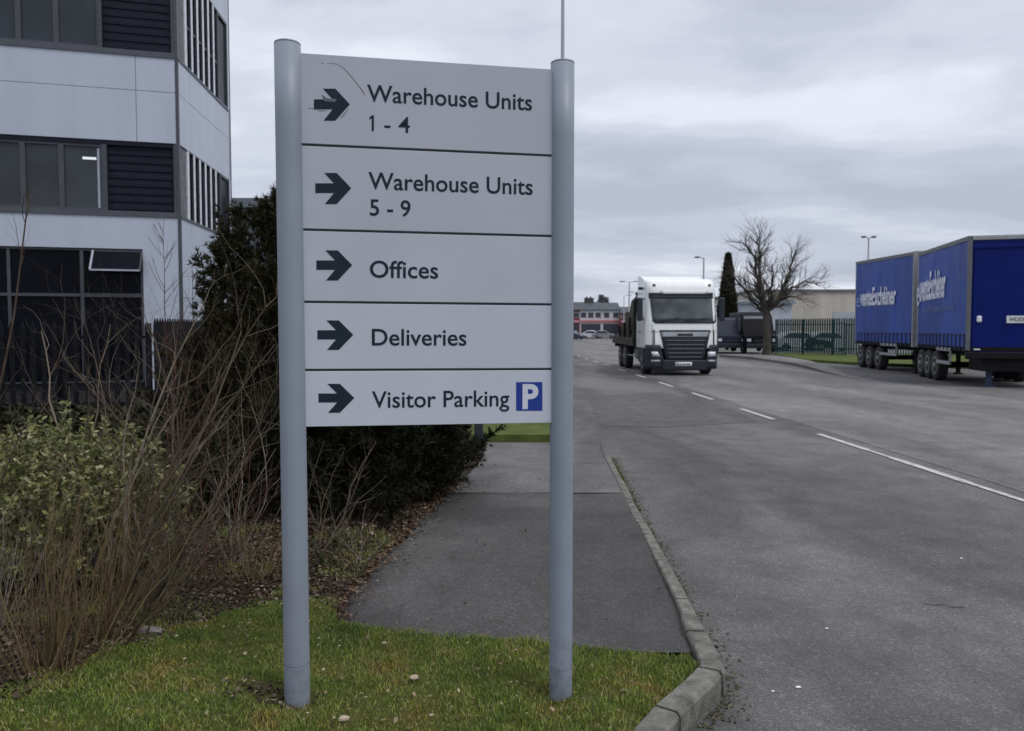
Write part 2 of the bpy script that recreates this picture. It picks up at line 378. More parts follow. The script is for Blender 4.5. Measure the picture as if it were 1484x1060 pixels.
# grid over verge (cells outside kerb or in the footway are dropped)
xs = np.concatenate([np.linspace(-14, -3, 45), np.linspace(-2.95, 1.3, 120)]); ysl = np.concatenate([np.linspace(.5, 2.3, 12), np.linspace(2.33, 6, 120), np.linspace(6.1, 12.3, 50)])
vs = []; soil = []
for y in ysl:
    for x in xs:
        z = hz(x, y)
        if all(inpoly(x + ax_, y + ay_, FOOT) for ax_, ay_ in ((.05, 0), (-.05, 0), (0, .06), (0, -.06))): z = -.03 if y > 8 else .03
        elif inpoly(x, y, FOOT): z = min(z, footz(y) - .006)
        vs.append((x, y, z)); soil.append(max(0, min(1, .5 + (y - soil_edge_y(x)) * 3.)))
nx = len(xs); fs = []
for j in range(len(ysl) - 1):
    for i in range(nx - 1):
        cx, cy = (xs[i] + xs[i + 1]) / 2, (ysl[j] + ysl[j + 1]) / 2
        if in_kerb(cx, cy) or in_kerb(xs[i], cy): fs.append((j * nx + i, j * nx + i + 1, (j + 1) * nx + i + 1, (j + 1) * nx + i))
# pull stray vertices back under the kerb
vv = []
for (x, y, z) in vs:
    if not in_kerb(x, y): z = min(z, .03 if y < 8 else -.05)
    vv.append((x, y, z))
lo = MB().add(vv, fs, True).build('lawn', lawnmat()); lo['kind'] = 'structure'
atr = lo.data.attributes.new('soil', 'FLOAT', 'POINT'); atr.data.foreach_set('value', soil)

# grass verge beyond the footway, and far-right verge
M_GR = mat('far turf', (.05, .07, .018), .95, var=.0, scale=3, bump=1, bscale=40, col2=(.11, .135, .04), spec=.1, detail=6)
def slab(name, poly, z0, z1, m):
    o = MB().prism(poly, z0, z1, 'z').build(name, m); o['kind'] = 'structure'; return o
slab('left_grass_verge', [(.66, 10.8), (.55, 30), (.3, 60), (-4.5, 60), (-2.5, 20), (-1.3, 12.35), (-1.3, 10.8)], -.1, .12, M_GR)
slab('office_yard', [(-1.6, 12.35), (-4.6, 60), (-60, 60), (-60, 12.35)], -.1, .11, mat('dark yard', (.014, .014, .015), .95, var=.3, scale=2, spec=.05))
slab('right_grass_verge', [(gnd(1130, 517).x, 46.8), (14.6, 38), (15.6, 34), (19, 31), (22, 28), (60, 28), (60, 48.8), (15.8, 48.8)], -.1, .13, M_GR)
slab('yard', [(10, 49), (90, 49), (90, 120), (10, 120)], -.1, .02, M_ROAD2)

# centre line
M_LINE = mat('worn white road paint', (.22, .22, .22), .7, var=0, scale=14, bump=.3, bscale=150, col2=(.62, .62, .62), detail=8)
def dash(y0, y1, w=.1):
    x0, x1 = line_x(y0), line_x(y1)
    o = MB().add([(x0 - w / 2, y0, .009), (x0 + w / 2, y0, .009), (x1 + w / 2, y1, .009), (x1 - w / 2, y1, .009)], [(0, 1, 2, 3)]).build('lane_marking', M_LINE); o['kind'] = 'structure'
dash(-2, 7.95, .075); dash(7.95, 9.5, .105); dash(9.5, 10.15, .06); dash(10.15, 11.7, .1)
for y0 in (13.6, 17.5, 21.5): dash(y0, y0 + 1.85, .1)
for k in range(12): dash(25.5 + 4 * k, 27.4 + 4 * k, .1)
for k in range(12): dash(76 + 5 * k, 78.5 + 5 * k, .12)
# crack in the near lane
cr = [gnd(x, y) for x, y in [(1338, 876), (1352, 878), (1366, 877), (1380, 881), (1398, 881)]]
mc = MB()
for a, b_ in zip(cr, cr[1:]): mc.add([(a.x, a.y - .004, .0045), (b_.x, b_.y - .003, .0045), (b_.x, b_.y + .004, .0045), (a.x, a.y + .005, .0045)], [(0, 1, 2, 3)])
mc.build('road_crack', mat('crack dirt', (.03, .03, .029), .95))['kind'] = 'structure'

# ================================================================== SIGN
M_POST = mat('grey powder coated post', (.225, .255, .31), .5, var=.05, scale=3, spec=.5, bump=.05, bscale=200)
def panelmat():
    m = mat('satin silver sign face', (.365, .385, .43), .38, var=.025, scale=2.5, metal=.0, bump=.03, bscale=9, spec=.5); return m
def postdirt(m):
    t = m.node_tree; b = t.nodes['Principled BSDF']; src = b.inputs['Base Color'].links[0].from_socket
    tcn = N(t, 'ShaderNodeTexCoord'); sp = N(t, 'ShaderNodeSeparateXYZ'); t.links.new(tcn.outputs['Object'], sp.inputs[0])
    nz = noise(t, tcn.outputs['Object'], 18, 6, .7); h = M(t, 'SUBTRACT', M(t, 'ADD', .20, M(t, 'MULTIPLY', M(t, 'SUBTRACT', nz, .5), .9)), sp.outputs[2]); f = M(t, 'MULTIPLY', h, 4., clamp=True); f = M(t, 'MULTIPLY', f, .55)
    nz2 = noise(t, tcn.outputs['Object'], 4.5, 7, .75); f2 = M(t, 'MULTIPLY', M(t, 'SUBTRACT', nz2, .60), 2.2, clamp=True); f = M(t, 'MAXIMUM', f, f2)
    mxn = N(t, 'ShaderNodeMix', data_type='RGBA'); t.links.new(f, mxn.inputs[0]); t.links.new(src, mxn.inputs[6]); mxn.inputs[7].default_value = (.085, .085, .075, 1); t.links.new(mxn.outputs[2], b.inputs['Base Color'])
postdirt(M_POST)
M_PANEL = panelmat()
M_INK = mat('dark slate vinyl', (.013, .022, .034), .55, var=.1, scale=20, spec=.15)
M_BACK = mat('dark anodised frame', (.02, .022, .028), .5)
M_BLUE = mat('parking blue vinyl', (.006, .03, .24), .4, var=.05)
M_WH = mat('white vinyl', (.55, .58, .66), .45, var=.03)
DL = 2.93; DR = 3.10
LB = at(437, 619, DL); RB = at(800, 613, DR); LT = at(437, 77, DL)
U = (RB - LB); PWID = U.length; U.normalize(); NRM = U.cross(Vector((0, 0, 1))).normalized()  # towards camera?
if NRM.y > 0: NRM = -NRM
V = NRM.cross(U); V = V if V.z > 0 else -V; V.normalize()
NRM = U.cross(V).normalized()
if NRM.y > 0: NRM = -NRM
def pl(px, py):
    p = onplane(px, py, LB, NRM) - LB; return p.dot(U), p.dot(V)
base_post = at(431, 1018, DL); root_loc = Vector((base_post.x, base_post.y, .1))
sign = empty('direction_sign', root_loc, 0, 'tall grey two-post site direction sign with five stacked arrow panels standing on the grass', 'sign')
def SP(u, v, n): return LB + U * u + V * v + NRM * n
def sbox(mb, u0, u1, v0, v1, n0, n1, b=0.):
    t = MB().box(u0, u1, n0, n1, v0, v1, b); mb.add([SP(x, z, y) for x, y, z in t.v], t.f); return mb
def spoly(mb, pts, n0, n1):
    n = len(pts); vs = [SP(a, b_, n0) for a, b_ in pts] + [SP(a, b_, n1) for a, b_ in pts]
    mb.add(vs, [tuple(range(n)), tuple(range(2 * n - 1, n - 1, -1))] + [(i, i + n, (i + 1) % n + n, (i + 1) % n) for i in range(n)]); return mb
# posts
PR = .0485
for (tx, ty, bx, by, D, r) in ((416.5, 65, 431, 1022, DL - .0, .0485), (815.3, 93, 812.5, 1024, DR + .02, .0475)):
    top = at(tx, ty, D); bot = at(bx, by, D); dirv = (top - bot).normalized(); bot = bot - dirv * .25
    mb = MB(); L = (top - bot).length
    pts = [bot + dirv * L * k / 10 for k in range(11)]
    mb.tube(pts, r, 40)
    po = mb.build('post', M_POST, sign, world=True)
    MB().tube([top - dirv * .001, top + dirv * .004, top + dirv * .007], [r + .0002, r + .0001, r - .004], 40).build('cap', M_POST, po, world=True)
    g = bot + dirv * .42
    MB().tube([g, g + dirv * .002], r + .0004, 40, cap=False).build('joint_ring', mat('post scuff', (.10, .12, .15), .6), po, world=True)
# panel seams measured at left & right
vT = pl(437, 77)[1]; seams = []
for (a, b_) in ((209, 226.5), (332.5, 343), (437.5, 442), (535, 537)):
    seams.append((pl(437, a)[1] + pl(800, b_)[1]) / 2)
edges = [vT] + seams + [0.]
gap = .0045; PTH = .022
u0, u1 = .002, PWID - .001
mb = MB(); sbox(mb, u0 + .006, u1 - .006, .008, vT - .008, -.034, -.0225)
for z in edges[1:-1]: sbox(mb, u0 + .003, u1 - .003, z - .012, z + .012, -.0223, -.006)
mb.build('rail_frame', M_BACK, sign, world=True)
mb = MB()
for z0, z1 in zip(edges[1:], edges): sbox(mb, -.0045, .0008, z0 + .02, z1 - .02, -.03, -.002)
mb.build('channel', M_BACK, sign, world=True)
_ft = {}
def textmesh(s, off=.0):
    key = (s, off)
    if key in _ft: return _ft[key]
    c = bpy.data.curves.new('txt', 'FONT'); c.body = s; c.size = 1; c.extrude = .0; c.offset = off; c.resolution_u = 4
    o = bpy.data.objects.new('txt', c); COL.objects.link(o); dg = bpy.context.evaluated_depsgraph_get()
    me = bpy.data.meshes.new_from_object(o.evaluated_get(dg)); vs = [v.co.copy() for v in me.vertices]; fs = [tuple(p.vertices) for p in me.polygons]
    bpy.data.objects.remove(o); bpy.data.meshes.remove(me); bpy.data.curves.remove(c)
    _ft[key] = (vs, fs); return vs, fs
CAPH = max(v.y for v in textmesh('H')[0])
def textfit(s, width, cap, off=.009):
    vs, fs = textmesh(s, off); x0 = min(v.x for v in vs); x1 = max(v.x for v in vs)
    sx = width / (x1 - x0); sy = cap / CAPH
    return [((v.x - x0) * sx, v.y * sy) for v in vs], fs
def flattext(s, width, cap, off=.006):
    v, f = textfit(s, width, cap, off); return v, f
rows_ = [  # text lines: (string, xl, yl, xr, yr, cap px)
    (0, [('Warehouse Units', 532, 147, 771, 160.5, 24), ('1 - 4', 535, 190, 594, 193, 23)]),
    (1, [('Warehouse Units', 534, 273, 772, 283.5, 24), ('5 - 9', 536, 312, 595, 314.5, 23)]),
    (2, [('Offices', 536, 402, 635, 404, 24)]),
    (3, [('Deliveries', 539, 500, 676, 501.5, 23.5)]),
    (4, [('Visitor Parking', 539, 590, 738, 590, 23.5)])]
arrow = [(457, 266), (484, 266), (470, 251), (488, 251), (509, 273), (488, 296), (471, 296), (484, 280), (457, 280)]
a_off = [(-2, -121.5, 1.03), (0, 0, 1), (1.5, 111.5, .97), (3, 212.5, .95), (4.5, 304, .93)]
plabels = ['panel reading Warehouse Units 1 - 4 with scratches and a smudged arrow', 'panel reading Warehouse Units 5 - 9', 'panel reading Offices', 'panel reading Deliveries', 'bottom panel reading Visitor Parking with a blue parking square']
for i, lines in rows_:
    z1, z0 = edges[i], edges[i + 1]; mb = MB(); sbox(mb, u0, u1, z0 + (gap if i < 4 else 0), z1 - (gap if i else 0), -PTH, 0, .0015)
    pk = (.385, .40, .43, .465, .495)[i]; pan = mb.build('panel', mat('satin sign face %d' % i, (pk, pk * 1.06, pk * 1.20), .36, var=.03, scale=2.5, bump=.03, bscale=9, spec=.5), sign, world=True); pan['label'] = plabels[i]  # panels step lighter downwards: the sign's light gradient is put into their colour
    lab = MB()
    for (s, xl, yl, xr, yr, cp) in lines:
        a = pl(xl, yl); b_ = pl(xr, yr); c = pl(xl, yl - cp)
        wid = b_[0] - a[0]; cap = c[1] - a[1]; base = (a[1] + b_[1]) / 2
        if s[0] == '1':   # digit one with its flag, then the rest
            sx = cap
            spoly(lab, [(a[0] + .16 * sx, base), (a[0] + .30 * sx, base), (a[0] + .30 * sx, base + cap), (a[0] + .18 * sx, base + cap), (a[0], base + cap * .82), (a[0] + .05 * sx, base + cap * .72), (a[0] + .16 * sx, base + cap * .81)], .0004, .0010)
            v1, f1 = textfit('- 4', pl(594, 192)[0] - pl(557, 192)[0], cap, .004); ox = pl(557, 192)[0]
            lab.add([SP(ox + x, base + y, .0010) for x, y in v1], f1)
        else:
            v1, f1 = textfit(s, wid, cap, .009 if 'g' in s else .011)
            lab.add([SP(a[0] + x, base + y, .0010) for x, y in v1], f1)
    lab.build('lettering', M_INK, pan, world=True)
    ox, oy, sc = a_off[i]; ap = [pl(457 + (x - 457) * 1.0 + ox, 273 + (y - 273) * sc + oy) for x, y in arrow]
    MB().__class__
    m_ = MB(); spoly(m_, ap, .0004, .0010); m_.build('arrow', M_INK, pan, world=True)
    if i == 4:
        q = [pl(748, 554), pl(786, 554), pl(786, 595.5), pl(748, 595.5)]
        m_ = MB(); spoly(m_, q, .0004, .0012); ps = m_.build('parking_symbol', M_BLUE, pan, world=True)
        a = pl(757, 591.5); b_ = pl(780, 591.5); c = pl(757, 558.5)
        v1, f1 = textfit('P', b_[0] - a[0], c[1] - a[1], .035); m_ = MB().add([SP(a[0] + x, a[1] + y, .0020) for x, y in v1], f1); m_.build('letter', M_WH, ps, world=True)
    if i == 0:   # long curved scratch and smudges
        runs = MB(); RR = random.Random(5)
        M_SCR = mat('scratch grime', (.20, .20, .215), .6, var=.2, scale=60)
        M_SCB = mat('scratch brown', (.13, .10, .085), .6, var=.2, scale=60)
        def stroke(pts, w, m, name='scratch'):
            P = [pl(*p) for p in pts]; mb = MB()
            for k in range(len(P) - 1):
                a, b_ = P[k], P[k + 1]; d = Vector((b_[0] - a[0], b_[1] - a[1])); d.normalize(); nn = Vector((-d.y, d.x)); w0 = w[k] / 2; w1 = w[k + 1] / 2
                mb.add([SP(a[0] + nn.x * w0, a[1] + nn.y * w0, .0006), SP(a[0] - nn.x * w0, a[1] - nn.y * w0, .0006), SP(b_[0] - nn.x * w1, b_[1] - nn.y * w1, .0006), SP(b_[0] + nn.x * w1, b_[1] + nn.y * w1, .0006)], [(0, 1, 2, 3)])
            mb.build(name, m, pan, world=True)
        stroke([(474, 92), (483, 92), (492, 95), (500, 101), (508, 110), (516, 120), (524, 130), (529, 138)], [.001, .0016, .0014, .0022, .003, .0028, .004, .003], M_SCB)
        stroke([(466, 92.5), (469, 92)], [.003, .002], M_SCB)
        stroke([(446, 156.5), (455, 158), (466, 161), (474, 160)], [.003, .004, .005, .001], M_SCR, 'smudge')
        stroke([(493, 172), (499, 166), (506, 157)], [.003, .006, .001], M_SCR, 'smudge')
        M_FADE = mat('faded vinyl', (.085, .10, .125), .55, var=.3, scale=90)
        P0 = [pl(*p) for p in [(466, 137), (474, 143), (488, 144), (486, 148), (470, 147)]]
        mb = MB(); spoly(mb, P0, .0011, .0014); mb.build('smudge', M_FADE, pan, world=True)
    # small side fixings at the panel's left edge
    fx = MB()
    for t_ in (.3,):
        zz = z1 - (z1 - z0) * .62; sbox(fx, -.004, .006, zz - .004, zz + .004, -.002, .003)
    fx.build('fixing', M_BACK, pan, world=True)

# ================================================================== OFFICE BUILDING (left)
CD = 19.3; C0 = at(264, 478, CD); C0.z = 0
dL = Vector((-4290 / F_PX, -1, 0)).normalized(); nL = Vector((dL.y, -dL.x, 0)); nL = nL if nL.y < 0 else -nL
dRr = Vector(((640 - 742) / F_PX, 1, 0)).normalized(); nR = Vector((dRr.y, -dRr.x, 0)); nR = nR if nR.x > 0 else -nR
def fL(px, py): p = onplane(px, py, C0, nL) - C0; return p.dot(dL), p.z
def fR(px, py): p = onplane(px, py, C0, nR) - C0; return p.dot(dRr), p.z
office = empty('office_building', C0, 0, 'three storey office block with silver cladding bands and dark window strips behind the black railings', 'building')
def fbox(mb, side, s0, s1, z0, z1, n0, n1):
    d, n = (dL, nL) if side == 'L' else (dRr, nR)
    t = MB().box(s0, s1, n0, n1, z0, z1); mb.add([C0 + d * x + n * y + Vector((0, 0, z)) for x, y, z in t.v], t.f); return mb
M_CLAD = mat('silver composite cladding', (.42, .46, .55), .34, var=.06, scale=1.1, spec=.5, stretch=(1, 1, .22), detail=6)
M_DARK = mat('dark ribbed cladding', (.012, .015, .024), .5, var=.15, scale=4, spec=.12)
M_FRAME = mat('anthracite frame', (.045, .05, .062), .4)
M_SILL = mat('grey sill', (.06, .066, .08), .4)
M_PANE = mat('tinted window glass', (.028, .034, .042), .12, var=.25, scale=.8, spec=.35)
M_PANE2 = mat('ground floor black glass', (.003, .004, .007), .2, var=.3, scale=.6, spec=.06)
M_REV = mat('pale reveal', (.35, .38, .45), .5)
M_BRK = mat('grey block infill', (.12, .125, .14), .8, var=.25, scale=9, bump=.5, bscale=30)
zs = [3.58, 4.37, 6.20, 8.26, 10.1, 12.0]
EL = 13.0; ER = fR(338, 478)[0]
core = MB(); fbox(core, 'L', .06, EL, 0, 12.2, -.55, -.40)
core.add([C0 + dL * a + dRr * b_ + Vector((0, 0, z)) for (a, b_) in ((.5, .5), (EL, .5), (EL, ER + .1), (-.0, ER + .1)) for z in (0, 12.2)], [(0, 2, 3, 1), (2, 4, 5, 3), (4, 6, 7, 5), (6, 0, 1, 7), (1, 3, 5, 7)])
core.build('inner_wall', M_DARK, office, world=True)
w = MB()
# silver bands left facade with joints (gaps)
def band(side, s0, s1, z0, z1, joints_z, joint_s, g=.012):
    zz = [z0] + joints_z + [z1]; ss = [s0] + joint_s + [s1]
    for a, b_ in zip(zz, zz[1:]):
        for c, d in zip(ss, ss[1:]):
            fbox(w, side, c + (g / 2 if c != s0 else 0), d - (g / 2 if d != s1 else 0), a + (g if a != z0 else 0), b_, -.12, 0)
sj = fL(197, 141)[0]
band('L', .05, EL, 6.20, 8.26, [7.43], [sj, sj + 4.4, sj + 8.8])
band('L', .05, EL, 3.58, 4.37, [], [sj + 4.4])
s208 = fL(208, 420)[0]
fbox(w, 'L', .05, s208, 0, 3.58, -.12, 0)
band('L', .05, EL, 10.1, 12.2, [11.2], [sj])
band('R', .05, ER, 6.20, 8.26, [7.43], [.9, ER - .35])
band('R', .05, ER, 0, 4.37, [2.4], [.9, ER - .35]); band('R', .05, ER, 10.9, 12.2, [], [])
fbox(w, 'R', ER - .14, ER, 4.37, 10.9, -.12, .0)
w.build('cladding', M_CLAD, office, world=True)
bk = MB(); fbox(bk, 'L', .05, EL, 0, 12.2, -.16, -.13); fbox(bk, 'R', .05, ER - .02, 0, 12.2, -.16, -.13)
bk.build('backing_wall', M_DARK, office, world=True)
MB_ = MB(); fbox(MB_, 'L', -.02, .05, 0, 12.2, -.14, .012); fbox(MB_, 'R', .0, .05, 0, 12.2, -.13, .01); MB_.build('corner_trim', M_FRAME, office, world=True)
def louvre(side, s0, s1, z0, z1, name='louvre_panel'):
    m_ = MB(); fbox(m_, side, s0, s1, z0, z1, -.13, -.10); z = z0 + .03
    while z < z1 - .05:
        d, n = (dL, nL) if side == 'L' else (dRr, nR)
        m_.add([C0 + d * s + n * nn + Vector((0, 0, q)) for s in (s0 + .02, s1 - .02) for nn, q in ((-.099, z), (-.078, z + .02), (-.078, z + .10), (-.099, z + .12))], [(0, 1, 5, 4), (1, 2, 6, 5), (2, 3, 7, 6), (3, 0, 4, 7), (0, 3, 2, 1), (4, 5, 6, 7)])
        z += .19
    m_.build(name, M_DARK, office, world=True)
def window(side, s0, s1, z0, z1, fw=.06, mats=None, name='window', n=-.08):
    if s0 > s1: s0, s1 = s1, s0
    m_ = MB(); d = .03
    fbox(m_, side, s0, s0 + fw, z0, z1, n - .04, n + d); fbox(m_, side, s1 - fw, s1, z0, z1, n - .04, n + d)
    fbox(m_, side, s0 + fw, s1 - fw, z0, z0 + fw, n - .04, n + d); fbox(m_, side, s0 + fw, s1 - fw, z1 - fw, z1, n - .04, n + d)
    wo = m_.build(name, M_FRAME, office, world=True)
    m_ = MB(); fbox(m_, side, s0 + fw, s1 - fw, z0 + fw, z1 - fw, n - .03, n - .02); m_.build('pane', mats or M_PANE, wo, world=True); return wo
for (z0, z1, yy, wins, jamb) in ((4.37, 6.20, 255, [(32, 88), (88, 148)], (155, 262)), (8.26, 10.1, 40, [(25, 80), (80, 143)], (147, 256))):
    sill = MB(); fbox(sill, 'L', .05, EL, z0, z0 + .13, -.12, .03); sill.build('sill', M_SILL, office, world=True)
    if z0 < 5:
        h = MB(); fbox(h, 'L', .05, EL, z1 - .11, z1, -.12, -.02); h.build('window_head', M_DARK, office, world=True)
        z1 -= .11
    z0 += .13
    ss = None
    for a, b_ in wins:
        s0 = fL(b_, yy)[0]; s1 = fL(a, yy)[0]; window('L', s0, s1, z0, z1)
        ss = (s1, s1 - s0)
    s = fL(wins[0][0], yy)[0]; wd = s - fL(wins[1][0], yy)[0]
    while s < EL - 1: window('L', s, s + wd, z0, z1); s += wd
    a, b_ = fL(jamb[1], yy)[0], fL(jamb[0], yy)[0]
    louvre('L', max(.06, a), b_, z0, z1)
    m_ = MB(); fbox(m_, 'L', b_, fL(wins[1][1], yy)[0], z0, z1, -.12, -.01); m_.build('jamb', M_FRAME, office, world=True)
m_ = MB(); sJ = fL(143, 260)[0]; fbox(m_, 'L', sJ - .03, sJ + .04, 4.55, 6.0, -.098, -.075); m_.build('reveal', M_REV, office, world=True)
# ceiling light seen in the second-floor window
lm = bpy.data.materials.new('office tube light'); lm.use_nodes = True; lm.node_tree.nodes['Principled BSDF'].inputs['Emission Color'].default_value = (.8, .9, 1, 1); lm.node_tree.nodes['Principled BSDF'].inputs['Emission Strength'].default_value = .35
m_ = MB(); a = fL(118, 228); b_ = fL(138, 228); fbox(m_, 'L', b_[0], a[0], a[1] - .03, a[1] + .03, -.099, -.085); m_.build('ceiling_light', lm, office, world=True)
# ground-floor glazing with open top-hung light
gx = [fL(x, 420)[0] for x in (208, 118, 12, -94, -200, -306, -412, -518)]
ztr = fL(60, 427)[1]
for k in range(len(gx) - 1):
    if k == 0:
        window('L', gx[0] + .02, gx[1], .3, ztr, .045, M_PANE2)
        window('L', gx[0] + .02, gx[1], ztr, 3.56, .045, M_PANE2)
        za = fL(170, 393)[1]; sa, sb = fL(206, 380)[0], fL(135, 380)[0]
        # open sash, hinged at the bottom edge line, swung outward
        m_ = MB(); C = C0 + Vector((0, 0, 0))
        def Q(s, z, n): return C0 + dL * s + nL * n + Vector((0, 0, z))
        def bar(p, q, r=.022): m_.tube([p, q], r, 4, True, False)
        bar(Q(sa, 3.52, -.02), Q(sa, za, .30)); bar(Q(sa, 3.52, -.02), Q(sb, 3.52, -.02)); wo = m_.build('open_window', M_FRAME, office, world=True)
        m_ = MB(); bar(Q(sb, 3.52, -.02), Q(sb, za, .30), .03); bar(Q(sa, za, .30), Q(sb, za, .30), .028); m_.build('sash_edge', M_REV, wo, world=True)
        MB().add([Q(sa - .0, 3.5, -.015), Q(sb, 3.5, -.015), Q(sb, za + .01, .295), Q(sa, za + .01, .295)] + [Q(sa - .0, 3.5, -.007), Q(sb, 3.5, -.007), Q(sb, za + .01, .303), Q(sa, za + .01, .303)], [(0, 1, 2, 3), (7, 6, 5, 4), (0, 4, 5, 1), (1, 5, 6, 2), (2, 6, 7, 3), (3, 7, 4, 0)]).build('pane', M_PANE2, wo, world=True)
        m2 = MB(); fbox(m2, 'L', sb - .16, sb, 3.1, 3.5, -.07, -.045); m2.build('blind', mat('pale blue blind', (.25, .33, .42), .6, var=.3, scale=9), wo, world=True)
    else:
        window('L', gx[k], gx[k + 1], .3, ztr, .035, M_PANE2); window('L', gx[k], gx[k + 1], ztr, 3.56, .035, M_PANE2)
# right facade windows: block strip, then pale fins in front of dark glass
M_FIN = mat('pale window fin', (.62, .64, .70), .4)
for (z0, z1) in ((4.37, 6.20), (8.26, 10.9)):
    m_ = MB(); fbox(m_, 'R', .06, .62, z0 + .06, z1, -.12, -.02); m_.build('block_infill', M_BRK, office, world=True)
    m_ = MB(); fbox(m_, 'R', .05, ER - .14, z0, z0 + .06, -.12, .025); m_.build('sill', M_SILL, office, world=True)
    n = 6; a0, a1 = .66, ER - 1.15
    for k in range(n):
        s0 = a0 + (a1 - a0) * k / n; s1 = a0 + (a1 - a0) * (k + 1) / n
        wo = window('R', s0 + .14, s1, z0 + .06, z1 - .02, .02, M_PANE2, n=-.032)
        m_ = MB(); fbox(m_, 'R', s0 + .0, s0 + .14, z0 + .06, z1 - .02, -.12, -.0); m_.build('fin', M_FIN, wo, world=True)
        if z1 > 8:
            m_ = MB(); fbox(m_, 'R', s0 + .16, s1 - .03, 9.35, 9.40, -.10, -.022); m_.build('glazing_bar', M_FRAME, wo, world=True)
    window('R', a1 + .02, ER - .16, z0 + .06, z1 - .02, .05, M_PANE2, n=-.032)
    if z0 < 5:
        m_ = MB(); fbox(m_, 'R', .05, ER - .14, z1 - .02, z1, -.12, .0); m_.build('window_head', M_DARK, office, world=True)
# grey shed behind
g0 = at(341, 288, 42)
sh = empty('grey_shed', (g0.x, 42, 0), 0, 'low grey metal clad shed seen past the corner of the office block', 'building')
MB().box(-3, 11.0, 0, 14, 0, g0.z - .5).build('wall', mat('grey shed cladding', (.10, .115, .14), .5, stretch=(8, 8, .2), scale=3, var=.2), sh)
MB().box(-3.2, 11.2, -.2, 14.2, g0.z - .5, g0.z).build('roof', mat('shed fascia', (.13, .15, .18), .5), sh)

# ================================================================== RAILINGS in front of the office
M_RAIL = mat('black steel paling', (.006, .007, .010), .6, spec=.12)
FY = 12.5
def fence(name, A, B, h, m, label, cat, pitch=.155, w=.07, post=2.7, rails=(.3, 1.5), group=None, zb=.0, spike=True):
    root = empty(name, (A.x, A.y, zb), math.atan2(B.y - A.y, B.x - A.x), label, cat, group); L = (B - A).length
    mb = MB(); k = 0
    while k * pitch < L:
        x = k * pitch
        if spike: mb.prism([(x, .05), (x + w, .05), (x + w, h - .1), (x + w * .75, h - .05), (x + w * .5, h), (x + w * .25, h - .05), (x, h - .1)], -.045, -.025, 'y')
        else: mb.box(x, x + w, -.04, -.02, .05, h)
        k += 1
    mb.build('pales', m, root)
    for z in rails: MB().box(0, L, -.022, .02, z, z + .05).build('rail', m, root)
    k = 0
    while k * post < L + .01:
        x = min(k * post, L); MB().box(x - .04, x + .04, .022, .10, 0, h - .08, .008).build('post', m, root); k += 1
    return root
fa = at(-160, 478, FY - .6); fb = at(218, 478, FY); fc = at(330, 478, 15.5)
fh = at(100, 466, FY).z - .13
fence('railings', Vector((fa.x, fa.y, 0)), Vector((fb.x, fb.y, 0)), fh, M_RAIL, 'black steel palisade railings with spiked tops below the office windows', 'fence', zb=.13, post=2.4, rails=(.25, fh - .28))
fence('railings', Vector((fb.x, fb.y + .05, 0)), Vector((fc.x, fc.y, 0)), fh + .05, M_RAIL, 'black railings angled back beside the white corner pier of the office', 'fence', pitch=.085, w=.078, zb=.13, post=2.6, rails=(.25, fh - .25))

# ================================================================== VEGETATION
def rodr(v, axis, a): return Matrix.Rotation(a, 3, axis) @ v
class Twigs:
    def __init__(s, seed): s.mb = MB(); s.r = random.Random(seed); s.tips = []
    def branch(s, p, d, L, r, level, maxl, nseg=6, wob=.18, up=.05, kids=(3, 5), ratio=.55, spread=(25, 55), sides=None, tip=.35):
        R_ = s.r; pts = [p.copy()]; rad = [r]; d = d.normalized(); cur = p.copy(); dirs = [d.copy()]
        for i in range(nseg):
            d = (d + Vector((R_.gauss(0, wob), R_.gauss(0, wob), R_.gauss(0, wob) + up))).normalized()
            cur = cur + d * L / nseg; pts.append(cur.copy()); dirs.append(d.copy()); rad.append(r * (1 - (1 - tip) * (i + 1) / nseg))
        s.mb.tube(pts, rad, sides or (6 if level == 0 else 4 if level == 1 else 3), cap=False)
        s.tips.append((pts[-1], d))
        if level < maxl:
            for _ in range(R_.randint(*kids)):
                t = R_.uniform(.25, 1); i = min(nseg, int(t * nseg)); ax = dirs[i].orthogonal(); ax = rodr(ax, dirs[i], R_.uniform(0, 6.283))
                nd = rodr(dirs[i], ax.normalized(), R(R_.uniform(*spread)))
                s.branch(pts[i], nd, L * ratio * R_.uniform(.6, 1.15), rad[i] * .62, level + 1, maxl, max(3, nseg - 1), wob, up, kids, ratio, spread, None, tip)
    def aimed(s, base, target, r, sag=.0, maxl=2, kids=(4, 7), ratio=.4, wob=.13, tip=.25, nseg=10, spread=(20, 50), up=.04):
        R_ = s.r; L = (target - base).length; pts = []; rad = []; side = Vector((R_.gauss(0, 1), R_.gauss(0, 1), 0)) * L * .06
        off = Vector((0, 0, 0))
        for i in range(nseg + 1):
            t = i / nseg; off += Vector((R_.gauss(0, wob), R_.gauss(0, wob), R_.gauss(0, wob))) * L / nseg
            q = base.lerp(target, t) + side * math.sin(math.pi * t) + Vector((0, 0, sag * math.sin(math.pi * t))) + off * (1 - abs(2 * t - 1)) ; pts.append(q); rad.append(r * (1 - (1 - tip) * t))
        s.mb.tube(pts, rad, 6, cap=False)
        for _ in range(R_.randint(*kids)):
            i = R_.randint(2, nseg); d = (pts[i] - pts[i - 1]).normalized(); ax = rodr(d.orthogonal(), d, R_.uniform(0, 6.283)).normalized()
            s.branch(pts[i], rodr(d, ax, R(R_.uniform(*spread))), L * ratio * R_.uniform(.4, 1.1), rad[i] * .55, 1, maxl, 6, .20, up, (2, 4), .5, spread, None, tip)
def barkmat(n, c, v=.3, s=14): return mat(n, c, .85, var=v, scale=s, spec=.1)
